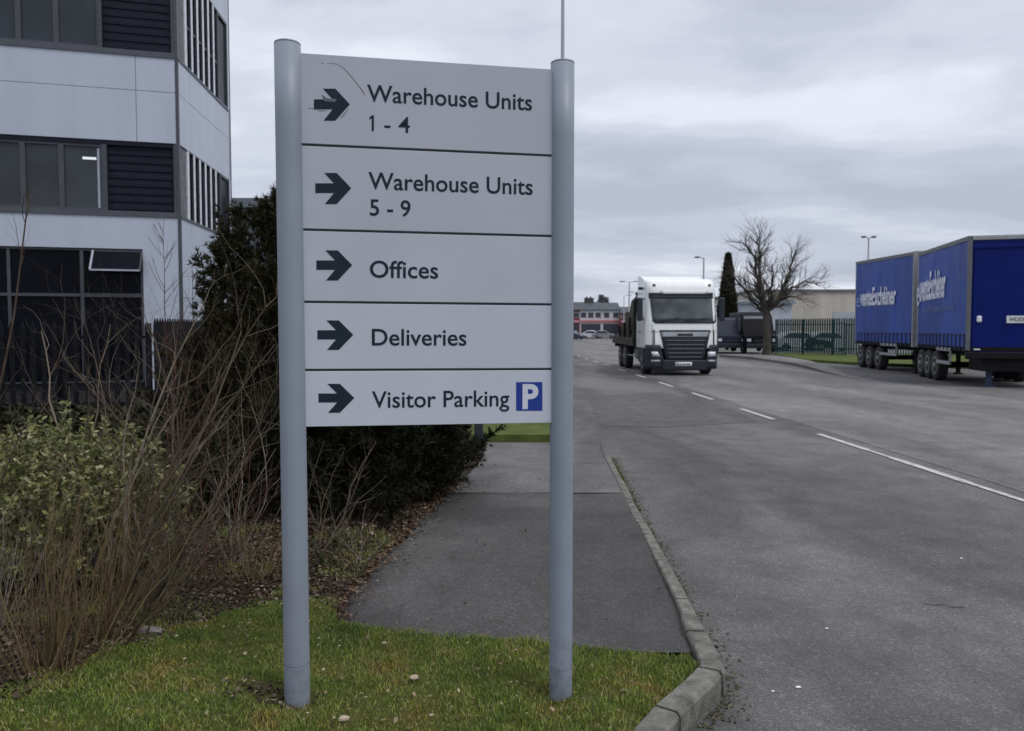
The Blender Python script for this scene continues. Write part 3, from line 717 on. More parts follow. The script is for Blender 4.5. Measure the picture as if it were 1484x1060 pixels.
M_TW1 = leafmat('brown twig bark', [(.06, .045, .035), (.12, .095, .07), (.19, .16, .125), (.08, .06, .045), (.045, .036, .03)], .85, .1); M_TW2 = leafmat('golden dead stems', [(.10, .065, .03), (.16, .11, .055), (.07, .05, .03), (.20, .15, .08), (.09, .075, .04), (.05, .035, .022)], .8, .1); M_TW3 = barkmat('pale grey twig bark', (.16, .14, .115)); M_TW4 = barkmat('dark red twigs', (.06, .032, .026))
def G(px, py, z=None):
    g = gnd(px, py, .13); return Vector((g.x, g.y, hz(g.x, g.y) - .02))
# bare shrub A: big, leaning right across the conifer
def shrub(name, basepx, targets, m, label, seed, r=.011, D=None, **kw):
    b0 = G(*basepx); T = Twigs(seed)
    for (x, y, dd) in targets:
        T.aimed(b0 + Vector((T.r.uniform(-.06, .06), T.r.uniform(-.05, .05), 0)), at(x, y, b0.y + dd), r * T.r.uniform(.7, 1.15), **kw)
    root = empty(name, b0, 0, label, 'shrub', 'bare winter shrubs in the verge')
    T.mb.build('branches', m, root, world=True); return root, T
shrub('bare_shrub', (175, 890), [(385, 445, .5), (398, 500, .5), (350, 480, .1), (330, 590, -.1), (300, 430, .6), (250, 600, .3), (400, 560, .4), (360, 650, .1)], M_TW1, 'large bare brown shrub leaning right in front of the dark conifer', 11, .012, maxl=3, kids=(9, 13))
shrub('bare_shrub', (235, 860), [(130, 490, .8), (160, 470, 1.1), (200, 540, .6), (215, 480, 1.0), (110, 540, .5), (185, 600, .3), (265, 520, .7), (60, 480, 1.0)], M_TW1, 'bare brown shrub spreading in front of the black railings', 12, .010, maxl=3, kids=(8, 12))
shrub('bare_shrub', (345, 815), [(300, 650, .2), (330, 610, .3), (365, 590, .2), (300, 700, -.2), (400, 650, .1), (380, 690, 0), (265, 690, 0), (415, 700, .1), (350, 560, .6)], M_TW3, 'grey bare shrub growing just left of the left sign post', 13, .006, maxl=2, kids=(4, 7))
shrub('bare_shrub', (462, 800), [(535, 655, .3), (500, 650, .2), (560, 690, .4), (470, 640, .4), (450, 670, .2), (520, 720, 0), (545, 640, .6), (480, 700, 0)], M_TW1, 'bare twiggy shrub seen between the two sign posts', 14, .006, maxl=3, kids=(4, 7))
shrub('bare_shrub', (250, 770), [(225, 480, .9), (240, 500, .8), (255, 490, .7), (270, 520, .6), (235, 560, .5), (285, 560, .5), (262, 455, 1.2), (300, 600, .3)], M_TW4, 'thin reddish upright shrub in front of the office corner pier', 15, .007, maxl=3, kids=(6, 9), spread=(10, 28))
shrub('bare_shrub', (520, 812), [(548, 742, .1), (500, 750, 0), (530, 730, .2), (570, 770, .1), (480, 770, 0)], M_TW3, 'small grey bare shrub beside the edge of the footway', 16, .004, maxl=2)
shrub('bare_shrub', (120, 850), [(20, 590, .9), (60, 620, .6), (100, 560, 1.0), (150, 620, .5), (-20, 640, .5), (180, 560, 1.0), (90, 660, .2)], M_TW1, 'thin bare shrub rising out of the variegated bush', 17, .006, maxl=3, kids=(6, 9))
shrub('bare_shrub', (300, 845), [(250, 650, .5), (290, 560, .8), (330, 520, .9), (360, 600, .5), (385, 560, .6), (270, 610, .5), (320, 690, .2), (395, 690, .3)], M_TW4, 'dark reddish bare shrub tangled at the foot of the conifer', 18, .006, maxl=3, kids=(7, 10))
# dry stem clumps
def clump(name, basepx, n, hgt, lean, m, label, seed, spread=.16, r=.0026, kids=(2, 5)):
    b0 = G(*basepx); T = Twigs(seed); R_ = T.r
    for _ in range(n):
        a = R_.uniform(0, 6.283); q = abs(R_.gauss(0, 1)); bs = b0 + Vector((math.cos(a) * spread * min(q, 2) * .6, math.sin(a) * spread * min(q, 2) * .5, 0))
        tg = b0 + Vector((math.cos(a) * spread * q * 1.9 + lean[0] + R_.gauss(0, .05), math.sin(a) * spread * q * 1.6 + lean[1], hgt * R_.uniform(.45, 1.08)))
        T.aimed(bs, tg, r * R_.uniform(.6, 1.2), maxl=1, kids=kids, ratio=.3, nseg=8, wob=.11, sag=R_.uniform(-.03, .06), spread=(10, 35))
    root = empty(name, b0, 0, label, 'plant', 'clumps of dry stems in the verge'); T.mb.build('stems', m, root, world=True); return root
clump('dry_plant', (70, 1005), 95, .80, (.03, .05), M_TW2, 'clump of golden brown dry stems at the lower left corner', 21)
clump('dry_plant', (150, 950), 70, .85, (.12, .05), M_TW2, 'dry reddish stem clump behind the lowest golden clump, leaning right', 22, r=.0027)
clump('dry_plant', (-10, 930), 80, .75, (0, .0), M_TW3, 'grey dry stems at the left edge below the variegated bush', 23)
clump('dry_plant', (205, 905), 50, .55, (.25, .1), M_TW1, 'short brown dry stems leaning right beside the bare shrub', 24)
clump('dry_plant', (370, 835), 40, .35, (.0, .1), M_TW2, 'low dry stems left of the left sign post', 25)
# tall cane entering at the left edge
b0 = at(-110, 1010, 3.3); b0.z = .12; T = Twigs(31)
T.aimed(b0, at(44, 262, 3.9), .010, maxl=2, kids=(5, 7), ratio=.16, nseg=10, wob=.02); T.aimed(b0 + Vector((.1, .1, 0)), at(60, 560, 3.6), .006, maxl=1, kids=(3, 5), ratio=.2); T.aimed(b0, at(-15, 480, 3.6), .006, maxl=1, kids=(3, 5), ratio=.2)
rt = empty('bare_shrub', b0, 0, 'single tall bare cane rising past the office windows at the left edge', 'shrub', 'bare winter shrubs in the verge'); T.mb.build('branches', barkmat('dark cane', (.05, .035, .028)), rt, world=True)
# slender saplings before the office pier
def sapling(px, py_top, D, lab, seed, r=.012, n=9, hw=.35):
    b0 = at(px, 478, D); b0.z = .12; top = at(px - 3, py_top, D); T = Twigs(seed); L = (top - b0).length
    pts = [b0.lerp(top, k / 10) + Vector((T.r.gauss(0, .01), 0, 0)) for k in range(11)]; T.mb.tube(pts, [r * (1 - .8 * k / 10) for k in range(11)], 5, cap=False)
    for k in range(n):
        t = T.r.uniform(.4, .97); p = b0.lerp(top, t); sg = 1 if k % 2 else -1
        T.branch(p, Vector((sg * .6, T.r.uniform(-.3, .3), .8)), hw * (1.25 - t) * 1.9, r * .4, 1, 2, 5, .06, .06, (2, 3), .5, (20, 35))
    rt = empty('sapling', b0, 0, lab, 'tree', 'slender bare saplings by the office'); T.mb.build('branches', M_TW4, rt, world=True)
sapling(240, 318, 11.5, 'slender bare sapling against the white office pier', 41, n=14, hw=.45)
sapling(281, 385, 11.0, 'shorter bare sapling right of the office corner trim', 42, n=10)

# leafy sprays in numpy: triangles/quads round shoots
def needles(P, D, n_per, length, width, seed, ang=(25, 60), quad=False):
    """P,D (N,3) points and directions -> needle tris"""
    g = np.random.default_rng(seed); P = np.repeat(np.asarray(P), n_per, 0); D = np.repeat(np.asarray(D), n_per, 0); n = len(P)
    D /= np.linalg.norm(D, axis=1, keepdims=True) + 1e-9
    rnd = g.normal(size=(n, 3)); side = np.cross(D, rnd); side /= np.linalg.norm(side, axis=1, keepdims=True) + 1e-9
    a = np.radians(g.uniform(*ang, n))[:, None]; d = D * np.cos(a) + side * np.sin(a); L = (length * g.uniform(.6, 1.3, n))[:, None]
    w = np.cross(d, g.normal(size=(n, 3))); w /= np.linalg.norm(w, axis=1, keepdims=True) + 1e-9; w *= (width * g.uniform(.7, 1.3, n))[:, None] / 2
    b0 = P + d * L * 0; tip = P + d * L
    if quad:
        m_ = P + d * L * .5; up = np.cross(d, w); up /= np.linalg.norm(up, axis=1, keepdims=True) + 1e-9
        Vv = np.stack([P, m_ - w + up * width * .12, tip, m_ + w + up * width * .12], 1).reshape(-1, 3); Fc = np.arange(4 * n).reshape(-1, 4)
    else:
        Vv = np.stack([b0 - w, b0 + w, tip], 1).reshape(-1, 3); Fc = np.arange(3 * n).reshape(-1, 3)
    return Vv, Fc
def conifer(name, leaders, label, seed, m, cat='tree', nl=.055, nw=.011, bough=.75, per=9, dens=26, trunkm=None, prof=None, group=None):
    R_ = random.Random(seed); P = []; D = []; mb = MB(); root = empty(name, leaders[0][0], 0, label, cat, group)
    for (b0, top, rad) in leaders:
        L = (top - b0).length; mb.tube([b0.lerp(top, k / 8) + Vector((R_.gauss(0, .012), R_.gauss(0, .012), 0)) * (k > 0) for k in range(9)], [.045 * (1 - .85 * k / 8) * L / 2.5 for k in range(9)], 7, cap=False)
        nb = int(dens * L)
        for k in range(nb):
            t = (k + R_.random()) / nb; p = b0.lerp(top, .04 + .96 * t); a = R_.uniform(0, 6.283)
            pr = (prof(t) if prof else (1 - t) ** .75 * (.55 + .45 * min(1, t * 5)) + .05); Lb = rad * pr * R_.choice((R_.uniform(.5, 1.0), R_.uniform(.8, 1.2), R_.uniform(1.1, 1.5)))
            el = R(R_.uniform(15, 45) + 25 * t); d = Vector((math.cos(a) * math.cos(el), math.sin(a) * math.cos(el), math.sin(el)))
            n = max(4, int(Lb / .07)); pts = [p.copy()]; cur = p.copy(); ds = [d.copy()]
            for i in range(n):
                d = (d + Vector((R_.gauss(0, .07), R_.gauss(0, .07), .05 + R_.gauss(0, .04)))).normalized(); cur = cur + d * Lb / n; pts.append(cur.copy()); ds.append(d.copy())
            mb.tube(pts, [.008 * (1 - .7 * i / n) for i in range(n + 1)], 3, cap=False)
            for i in range(1, n + 1):
                if i / n > .15:
                    P.append(pts[i]); D.append(ds[i])
                    for _ in range(2):   # side shoots
                        ax = rodr(ds[i].orthogonal(), ds[i], R_.uniform(0, 6.283)).normalized(); sd_ = rodr(ds[i], ax, R(R_.uniform(25, 55)));
                        ls = R_.uniform(.06, .17) * (1.1 - .5 * i / n)
                        for q in range(1, 4): P.append(pts[i] + sd_ * ls * q / 3); D.append(sd_)
    mb.build('trunk', trunkm or barkmat('conifer bark', (.03, .022, .016)), root, world=True)
    Vv, Fc = needles([tuple(p) for p in P], [tuple(d) for d in D], per, nl, nw, seed)
    npmesh('foliage', Vv, Fc, m, root); return root, len(Fc)
M_CON = leafmat('dark conifer needles', [(.012, .015, .006), (.020, .023, .010), (.032, .031, .013), (.055, .045, .022), (.014, .018, .008)], .65, .12)
M_YEW = leafmat('near black yew needles', [(.006, .009, .005), (.010, .014, .007), (.018, .022, .010), (.026, .024, .013)], .65, .12)
cb = at(415, 478, 7.3); cb.z = .1
lead = [(cb, at(402, 290, 7.3), .95), (at(345, 478, 6.3) - Vector((0, 0, 1.5)), at(345, 520, 6.3), .7), (at(300, 478, 6.9) - Vector((0, 0, 1.5)), at(305, 500, 6.9), .6), (at(385, 478, 6.0) - Vector((0, 0, 1.5)), at(388, 600, 6.0), .55), (cb + Vector((-.2, -.35, 0)), at(360, 590, 6.4), .55), (cb + Vector((-.55, .1, 0)), at(310, 560, 7.2), .6), (cb + Vector((.15, 0, 0)), at(383, 310, 7.3), .6), (cb + Vector((-.25, -.1, 0)), at(345, 318, 7.2), .8), (cb + Vector((-.4, -.2, 0)), at(318, 362, 7.0), .62), (cb + Vector((.3, .1, 0)), at(470, 320, 7.4), .85),
        (cb + Vector((-.5, -.3, 0)), at(330, 470, 6.8), .62), (cb + Vector((-.1, -.3, 0)), at(390, 400, 6.8), .8)]
_, nf = conifer('conifer_tree', lead, 'dark green bushy conifer with spiky shoots between office corner and left sign post', 51, M_CON, dens=24, prof=lambda t: (1 - t) ** .6 * (.75 + .25 * min(1, t * 4)) + .04, per=11)
print('conifer faces', nf)
yb = at(575, 478, 6.9); yb.z = .1
lead = [(yb, at(570, 430, 7.0), .85), (yb + Vector((.35, .2, 0)), at(612, 470, 7.3), .56), (yb + Vector((.35, -.25, 0)), at(610, 560, 6.6), .55), (yb + Vector((-.45, 0, 0)), at(500, 450, 6.9), .75), (yb + Vector((.05, -.4, 0)), at(560, 590, 6.3), .55), (yb + Vector((.5, .5, 0)), at(622, 540, 7.6), .5)]
_, nf = conifer('yew_bush', lead + [(at(505, 478, 5.85) - Vector((0, 0, 1.5)), at(505, 585, 5.85), .55), (at(565, 478, 6.0) - Vector((0, 0, 1.5)), at(570, 600, 6.0), .46), (at(610, 478, 6.6) - Vector((0, 0, 1.5)), at(615, 590, 6.6), .42), (at(440, 478, 6.1) - Vector((0, 0, 1.5)), at(440, 560, 6.1), .6), (at(470, 478, 6.6) - Vector((0, 0, 1.5)), at(475, 500, 6.6), .7)], 'low near-black evergreen bush spilling over the footway behind the sign', 52, M_YEW, 'shrub', dens=42, prof=lambda t: .85 * (1 - t) ** .45 + .05, per=9)
print('yew faces', nf)
# variegated bush
def leafbush(name, c, rx, ry, rz_, n, label, cat, m, mt, seed, ll=.045, lw=.022, spikes=()):
    g = np.random.default_rng(seed); R_ = random.Random(seed); root = empty(name, (c.x, c.y, .12), 0, label, cat); T = Twigs(seed)
    base = Vector((c.x, c.y, .12)); P = []; D = []
    for k in range(70):
        a = R_.uniform(0, 6.283); u = R_.uniform(-.25, 1); s_ = math.sqrt(max(0, 1 - u * u)); q = R_.uniform(.82, 1.12)
        tg = c + Vector((math.cos(a) * s_ * rx * q, math.sin(a) * s_ * ry * q, u * rz_ * q)); T.aimed(base + Vector((R_.gauss(0, .1), R_.gauss(0, .08), 0)), tg, .005, maxl=1, kids=(3, 5), ratio=.3)
    tips = T.tips; T.mb.build('stems', mt, root, world=True)
    while len(P) < n:
        a = R_.uniform(0, 6.283); u = R_.uniform(-.75, 1); s_ = math.sqrt(1 - u * u); q = R_.random() ** .35
        d = Vector((math.cos(a) * s_, math.sin(a) * s_, u)); p = c + Vector((d.x * rx * q, d.y * ry * q, d.z * rz_ * q))
        # clumpy shell
        lump = math.sin(p.x * 17 + 1) * math.sin(p.y * 15 + 2) * math.sin(p.z * 19)
        if q > .8 + .15 * lump and R_.random() < .75: continue
        dd = (d + Vector((0, 0, .5))).normalized()
        for k in range(5): P.append(tuple(p + dd * .018 * k)); D.append(tuple(dd))
    for (x, y, Dp) in spikes:
        t = at(x, y, Dp)
        for k in range(26):
            P.append(tuple(t - Vector((0, 0, .011 * k)))); D.append((R_.gauss(0, .3), R_.gauss(0, .3), 1))
    Vv, Fc = needles(P, D, 2, ll, lw, seed, (35, 85), True); npmesh('foliage', Vv, Fc, m, root); return root
M_VAR = leafmat('variegated leaves', [(.055, .075, .018), (.11, .13, .035), (.21, .215, .07), (.34, .33, .15), (.07, .09, .025), (.17, .18, .06), (.42, .41, .25), (.06, .07, .022)], .5, .3, .15)
leafbush('variegated_bush', at(85, 735, 4.5), .78, .5, .50, 9000, 'leafy bush with yellow-edged green leaves at the left edge', 'shrub', M_VAR, M_TW3, 61, .036, .02, [(95, 582, 4.4), (150, 620, 4.4), (40, 625, 4.4), (205, 640, 4.5), (15, 640, 4.5), (120, 640, 4.2)])
M_IVY = leafmat('dark ivy leaves', [(.008, .012, .006), (.018, .024, .010), (.03, .034, .016), (.045, .04, .02)], .6, .15)
leafbush('ivy_bank', at(90, 640, 9.6), 2.9, 1.0, .42, 8000, 'low bank of dark ivy in front of the black railings', 'shrub', M_IVY, M_TW4, 62, .09, .06)
leafbush('holly_bush', at(300, 690, 6.2), .75, .5, .55, 5000, 'small dark leafy bush between the bare shrubs and the conifer', 'shrub', M_IVY, M_TW4, 63, .04, .022)
M_ROS = leafmat('grey green sprigs', [(.03, .04, .02), (.07, .08, .045), (.12, .13, .08)], .6, .2)
for (px, py, n, lab, sd_) in ((215, 872, 16, 'low grey green leafy plant on the soil beside the bare shrub', 71), (470, 815, 8, 'small green leafy plant right of the left sign post', 72), (500, 795, 7, 'small green leafy plant nearest the footway edge', 73)):
    b0 = G(px, py); R_ = random.Random(sd_); P = []; D = []; mb = MB()
    for k in range(n):
        a = R_.uniform(0, 6.283); d = Vector((math.cos(a) * .7, math.sin(a) * .5, 1)).normalized(); L = R_.uniform(.12, .26); pts = [b0 + d * L * i / 8 + Vector((0, 0, -.03 * (i / 8) ** 2)) for i in range(9)]
        mb.tube(pts, .002, 3, cap=False)
        for p in pts[1:]: P.append(tuple(p)); D.append(tuple(d))
    rt = empty('leafy_plant', b0, 0, lab, 'plant', 'small leafy plants on the soil'); mb.build('stems', M_TW1, rt, world=True); Vv, Fc = needles(P, D, 7, .03, .006, sd_, (20, 60), True); npmesh('foliage', Vv, Fc, M_ROS, rt)

# ---- grass blades on the near lawn (numbers beyond counting)
def vnoise(x, y, s, seed=0):
    g = np.random.default_rng(seed); n = 64; T_ = g.random((n, n)); x = x * s; y = y * s; xi = np.floor(x).astype(int); yi = np.floor(y).astype(int); fx = x - xi; fy = y - yi; fx = fx * fx * (3 - 2 * fx); fy = fy * fy * (3 - 2 * fy)
    f = lambda a, b: T_[a % n, b % n]
    return (f(xi, yi) * (1 - fx) + f(xi + 1, yi) * fx) * (1 - fy) + (f(xi, yi + 1) * (1 - fx) + f(xi + 1, yi + 1) * fx) * fy
verge_np = np.array(VERGE); 
def inpoly_np(x, y, P):
    c = np.zeros(len(x), bool); j = len(P) - 1
    for i in range(len(P)):
        xi, yi = P[i]; xj, yj = P[j]
        with np.errstate(divide='ignore', invalid='ignore'):
            t = ((yi > y) != (yj > y)) & (x < (xj - xi) * (y - yi) / ((yj - yi) or 1e-12) + xi)
        c ^= t; j = i
    return c
def hz_np(x, y):
    h = .094 + .105 * np.clip((-x - .1) / 1.0, 0, 1) * (.12 + .88 * np.clip((4.2 - y) / .9, 0, 1)) - .014 * np.clip((x + .1) / .25, 0, 1) * np.clip((3.5 - y) / .2, 0, 1) + .012 * np.sin(x * 3.1 + y * 2.3) + .008 * np.sin(x * 7.7 - y * 5.1) + .004 * np.sin(x * 23 + y * 17)
    h += np.where((y > 4.2) & (x < -1), .05 * np.clip((y - 4.2) / 3, 0, 1), 0); return h
def soil_np(x): return np.interp(x, [p.x for p in soil_line], [p.y for p in soil_line], right=5.0)
def blades(n, x0, x1, y0, y1, seed, hmin, hmax, w, dens, m, name, keep):
    g = np.random.default_rng(seed); x = g.uniform(x0, x1, n); y = g.uniform(y0, y1, n)
    k = inpoly_np(x, y, VERGE) & ~inpoly_np(x, y - .035 * g.random(n), FOOT) & keep(x, y, g); x, y = x[k], y[k]; n = len(x); z = hz_np(x, y) - .004
    hN = vnoise(x, y, 5, 5); h = (hmin + (hmax - hmin) * g.random(n)) * (.6 + .8 * hN); a = g.uniform(0, 6.283, n); lean = g.uniform(.15, .95, n) * h
    dx, dy = np.cos(a) * lean, np.sin(a) * lean; b = g.uniform(0, 6.283, n); wx, wy = np.cos(b) * w / 2, np.sin(b) * w / 2
    P = np.stack([np.stack([x - wx, y - wy, z], 1), np.stack([x + wx, y + wy, z], 1), np.stack([x + dx * .4 + wx * .8, y + dy * .4 + wy * .8, z + h * .65], 1), np.stack([x + dx * .4 - wx * .8, y + dy * .4 - wy * .8, z + h * .65], 1), np.stack([x + dx, y + dy, z + h * .92], 1)], 1).reshape(-1, 3)
    i = np.arange(n)[:, None] * 5; Q = np.concatenate([i + [[0, 1, 2, 3]], i + [[3, 2, 4, 4]]], 0)
    # second face as degenerate-free triangle: use separate tri mesh join
    me = bpy.data.meshes.new(name); me.vertices.add(len(P)); me.vertices.foreach_set('co', P.astype(np.float32).ravel())
    quads = (i + [[0, 1, 2, 3]]); tris = (i + [[3, 2, 4]]); loops = np.concatenate([quads.ravel(), tris.ravel()]).astype(np.int32)
    me.loops.add(len(loops)); me.loops.foreach_set('vertex_index', loops); me.polygons.add(2 * n)
    me.polygons.foreach_set('loop_start', np.concatenate([np.arange(n) * 4, 4 * n + np.arange(n) * 3]).astype(np.int32)); me.polygons.foreach_set('loop_total', np.concatenate([np.full(n, 4), np.full(n, 3)]).astype(np.int32))
    me.update(calc_edges=True); me.materials.append(m); o = link(bpy.data.objects.new(name, me)); o['kind'] = 'stuff'; return o, n
M_BL = leafmat('grass blades', [(.12, .17, .03), (.18, .23, .04), (.28, .31, .06), (.36, .34, .12), (.17, .21, .045), (.42, .36, .20), (.10, .14, .03), (.14, .14, .07)], .8, .05, .2, (4.5, [(.30, (.38, .50, .5)), (.45, (.75, .95, .8)), (.56, (1.0, 1.0, 1.0)), (.70, (1.25, .85, .95))]))
o, n = blades(300000, -3.4, 1.3, 2.35, 4.9, 81, .010, .030, .0036, 1, M_BL, 'grass', lambda x, y, g: (g.random(len(x)) < np.clip(.5 - (y - soil_np(x)) * 4. + (vnoise(x, y, 9, 2) - .5) * 2.4, 0, 1)) & (g.random(len(x)) < np.clip(2.6 * vnoise(x, y, 5, 8) * vnoise(x, y, 13, 12) + .18, 0, 1)) & (np.hypot((x + .92) / 1.6, y - 2.95) > .085 + .05 * g.random(len(x))) & (np.hypot(x - .19, y - 3.12) > .05))
o['label'] = 'short patchy green turf around the sign posts'; o['category'] = 'grass'; print('blades', n)
o, n = blades(16000, -2.6, .2, 3.6, 5.6, 82, .02, .05, .0036, 1, M_BL, 'sparse_grass', lambda x, y, g: (y > soil_np(x)) & (vnoise(x, y, 3, 9) > .52))
o['label'] = 'thin grass tufts growing through the leaf litter'; o['category'] = 'grass'
# leaf litter and bark chips
def litter(n, fn, seed, size, m, name, label, zf=.006):
    g = np.random.default_rng(seed); x, y, z = fn(n, g); n = len(x); s = size * g.uniform(.4, 1.3, n); a = g.uniform(0, 6.283, n); el = g.uniform(.35, 1., n)
    ux, uy = np.cos(a), np.sin(a); tl = g.normal(0, .3, (n, 2))
    c = np.stack([x, y, z + zf], 1); U_ = np.stack([ux * s, uy * s, tl[:, 0] * s], 1) / 2; V_ = np.stack([-uy * s * el, ux * s * el, tl[:, 1] * s], 1) / 2; cu = np.zeros((n, 3)); cu[:, 2] = s * g.uniform(0, .25, n)
    P = np.stack([c - U_, c - V_ + cu, c + U_, c + V_ + cu], 1).reshape(-1, 3); o = npmesh(name, P, np.arange(4 * n).reshape(-1, 4), m); o['kind'] = 'stuff'; o['label'] = label; o['category'] = 'leaf litter'; return o
M_LIT = leafmat('dead leaves', [(.02, .014, .01), (.05, .033, .022), (.085, .06, .04), (.03, .02, .014), (.14, .11, .075), (.045, .03, .02), (.22, .18, .13), (.025, .018, .014), (.06, .05, .025)], .75, .2)
def f_soil(n, g):
    x = g.uniform(-5.2, .4, n); y = g.uniform(2.7, 7.2, n); k = (y > soil_np(x) - .12 + .25 * (vnoise(x, y, 5, 3) - .5)) & ~inpoly_np(x, y, FOOT) & inpoly_np(x, y, VERGE); return x[k], y[k], hz_np(x[k], y[k])
litter(62000, f_soil, 91, .027, M_LIT, 'leaf_litter', 'brown dead leaves and bark on the soil under the shrubs')
def f_edge(n, g):
    P = [(p.x, p.y) for p in foot_left]; i = g.integers(0, 7, n); t = g.random(n); P = np.array(P); a, b_ = P[i], P[i + 1]; q = a + (b_ - a) * t[:, None]; off = np.abs(g.normal(0, .07, n)); return q[:, 0] + off * g.uniform(-1, 1.2, n), q[:, 1] - off * .3, np.full(n, .105)
M_RUST = leafmat('rusty needles', [(.05, .026, .016), (.08, .045, .028), (.035, .022, .015), (.14, .09, .06), (.22, .17, .12)], .8, .2)
litter(2600, f_edge, 92, .026, M_RUST, 'needle_litter', 'rusty fallen needles and leaves along the footway edge')
def f_lawn(n, g):
    x = g.uniform(-2.2, .9, n); y = g.uniform(2.6, 4.2, n); k = ~inpoly_np(x, y, FOOT) & inpoly_np(x, y, VERGE); return x[k], y[k], hz_np(x[k], y[k]) + .012
litter(520, f_lawn, 93, .018, leafmat('pale leaves', [(.10, .07, .04), (.16, .12, .07), (.30, .24, .15), (.12, .08, .05), (.40, .35, .25), (.07, .05, .03)], .7, .2), 'fallen_leaves', 'scattered pale dead leaves lying on the turf')
def f_base(n, g):
    x = g.normal(-.93, .10, n); y = g.normal(2.95, .05, n); return x, y, hz_np(x, y)
litter(240, f_base, 97, .022, M_LIT, 'worn_patch_litter', 'brown bare patch of dead grass and soil at the foot of the left post')
kr = np.array([(p.x, p.y) for p in KR])
def f_path(n, g):
    x = g.uniform(-1.3, 1.1, n); y = g.uniform(3.8, 9, n); k = inpoly_np(x, y, FOOT) & (g.random(n) < np.exp(-(x + 1.1) * 1.3)); return x[k], y[k], np.full(k.sum(), .1)
litter(700, f_path, 98, .022, M_LIT, 'path_leaves', 'odd brown leaves blown onto the footway')
def f_kerb(n, g):
    i = g.integers(0, int(len(kr) * .8), n); tt = g.random(n)[:, None]; off = np.abs(g.normal(0, .05, n)); nn = np.array([-knorm(int(q)) * inner_sign for q in i])[:, :2]; p = kr[i] * (1 - tt) + kr[i + 1] * tt + nn * (off + .005)[:, None]; return p[:, 0], p[:, 1], np.full(n, .001)
litter(2200, f_kerb, 94, .016, leafmat('gutter grit', [(.03, .028, .02), (.07, .06, .035), (.12, .11, .06), (.05, .06, .02), (.2, .17, .11)], .9, .1), 'gutter_debris', 'grit and dead leaves in the channel along the kerb', .003)
g = np.random.default_rng(95); i = g.integers(4, int(len(kr) * .5), 1000); pat = vnoise(i / 10., i * 0., 1.3, 4) > .42; i = i[pat]; nn = np.array([-knorm(int(q)) * inner_sign for q in i])[:, :2]; tt = g.random(len(i))[:, None]; p = kr[i] * (1 - tt) + kr[i + 1] * tt + nn * np.abs(g.normal(.004, .02, len(i)))[:, None]
Vv, Fc = needles(np.c_[p, np.full(len(p), -.002)], np.tile([0, 0, 1.], (len(p), 1)), 3, .028, .006, 96, (10, 80)); o = npmesh('kerb_moss', Vv, Fc, leafmat('kerb moss', [(.06, .07, .015), (.11, .11, .03), (.16, .14, .05)], .8, .1)); o['kind'] = 'stuff'; o['label'] = 'yellow green moss and weeds along the foot of the kerb'; o['category'] = 'moss'
# fringe of grass at footway's near edge is part of blades; flat stone on the soil
def pebble(name, c, sx, sy, sz, m, label, cat, seed, group=None):
    R_ = random.Random(seed); vs = []; fs = []; nu, nv = 10, 5
    for j in range(nv + 1):
        ph = math.pi * j / nv
        for i_ in range(nu):
            a = 2 * math.pi * i_ / nu; k = 1 + R_.uniform(-.16, .16); vs.append((sx * math.sin(ph) * math.cos(a) * k, sy * math.sin(ph) * math.sin(a) * k, sz * math.cos(ph)))
    for j in range(nv):
        for i_ in range(nu): q = (i_ + 1) % nu; fs.append((j * nu + i_, j * nu + q, (j + 1) * nu + q, (j + 1) * nu + i_))
    o = MB().add(vs, fs).build(name, m); o.location = c; o.rotation_euler = (0, 0, R_.uniform(-.4, .4)); tag(o, label, cat, group); return o
M_ST = mat('pale bark and stone', (.12, .105, .095), .9, var=0, scale=30, bump=.6, bscale=60, col2=(.26, .23, .21))
c = G(218, 936); c.z = hz(c.x, c.y) + .015; pebble('flat_stone', c, .075, .03, .018, M_ST, 'flat pale stone lying on the leaf litter left of the turf', 'stone', 1)
for (x, y, s, lab, sd_) in ((1157, 997, .014, 'white scrap of litter nearest the camera on the road', 2), (1198, 912, .010, 'white scrap of litter on the road beyond the nearest one', 3), (1393, 810, .011, 'small white scrap farthest out on the near lane', 4), (1120, 1003, .008, 'tiny pale scrap close to the kerb corner', 5)):
    c = gnd(x, y); c.z = .004; pebble('litter_scrap', c, s, s * .5, .004, mat('white scrap', (.7, .7, .7), .6), lab, 'litter', sd_, 'white scraps on the road')
for (x, y, s, lab, sd_) in ((600, 985, .02, 'pale round pebble in the middle of the turf', 6), (498, 1052, .022, 'tan pebble at the lower edge right of the left post', 7), (557, 941, .012, 'small white pebble by the edge of the footway', 8), (625, 1037, .009, 'small pale pebble low on the turf between the posts', 9)):
    c = G(x, y); c.z = hz(c.x, c.y) + .018; pebble('pebble', c, s, s * .6, s * .5, mat('tan pebble', (.36, .30, .22), .8), lab, 'stone', sd_, 'pebbles on the turf')

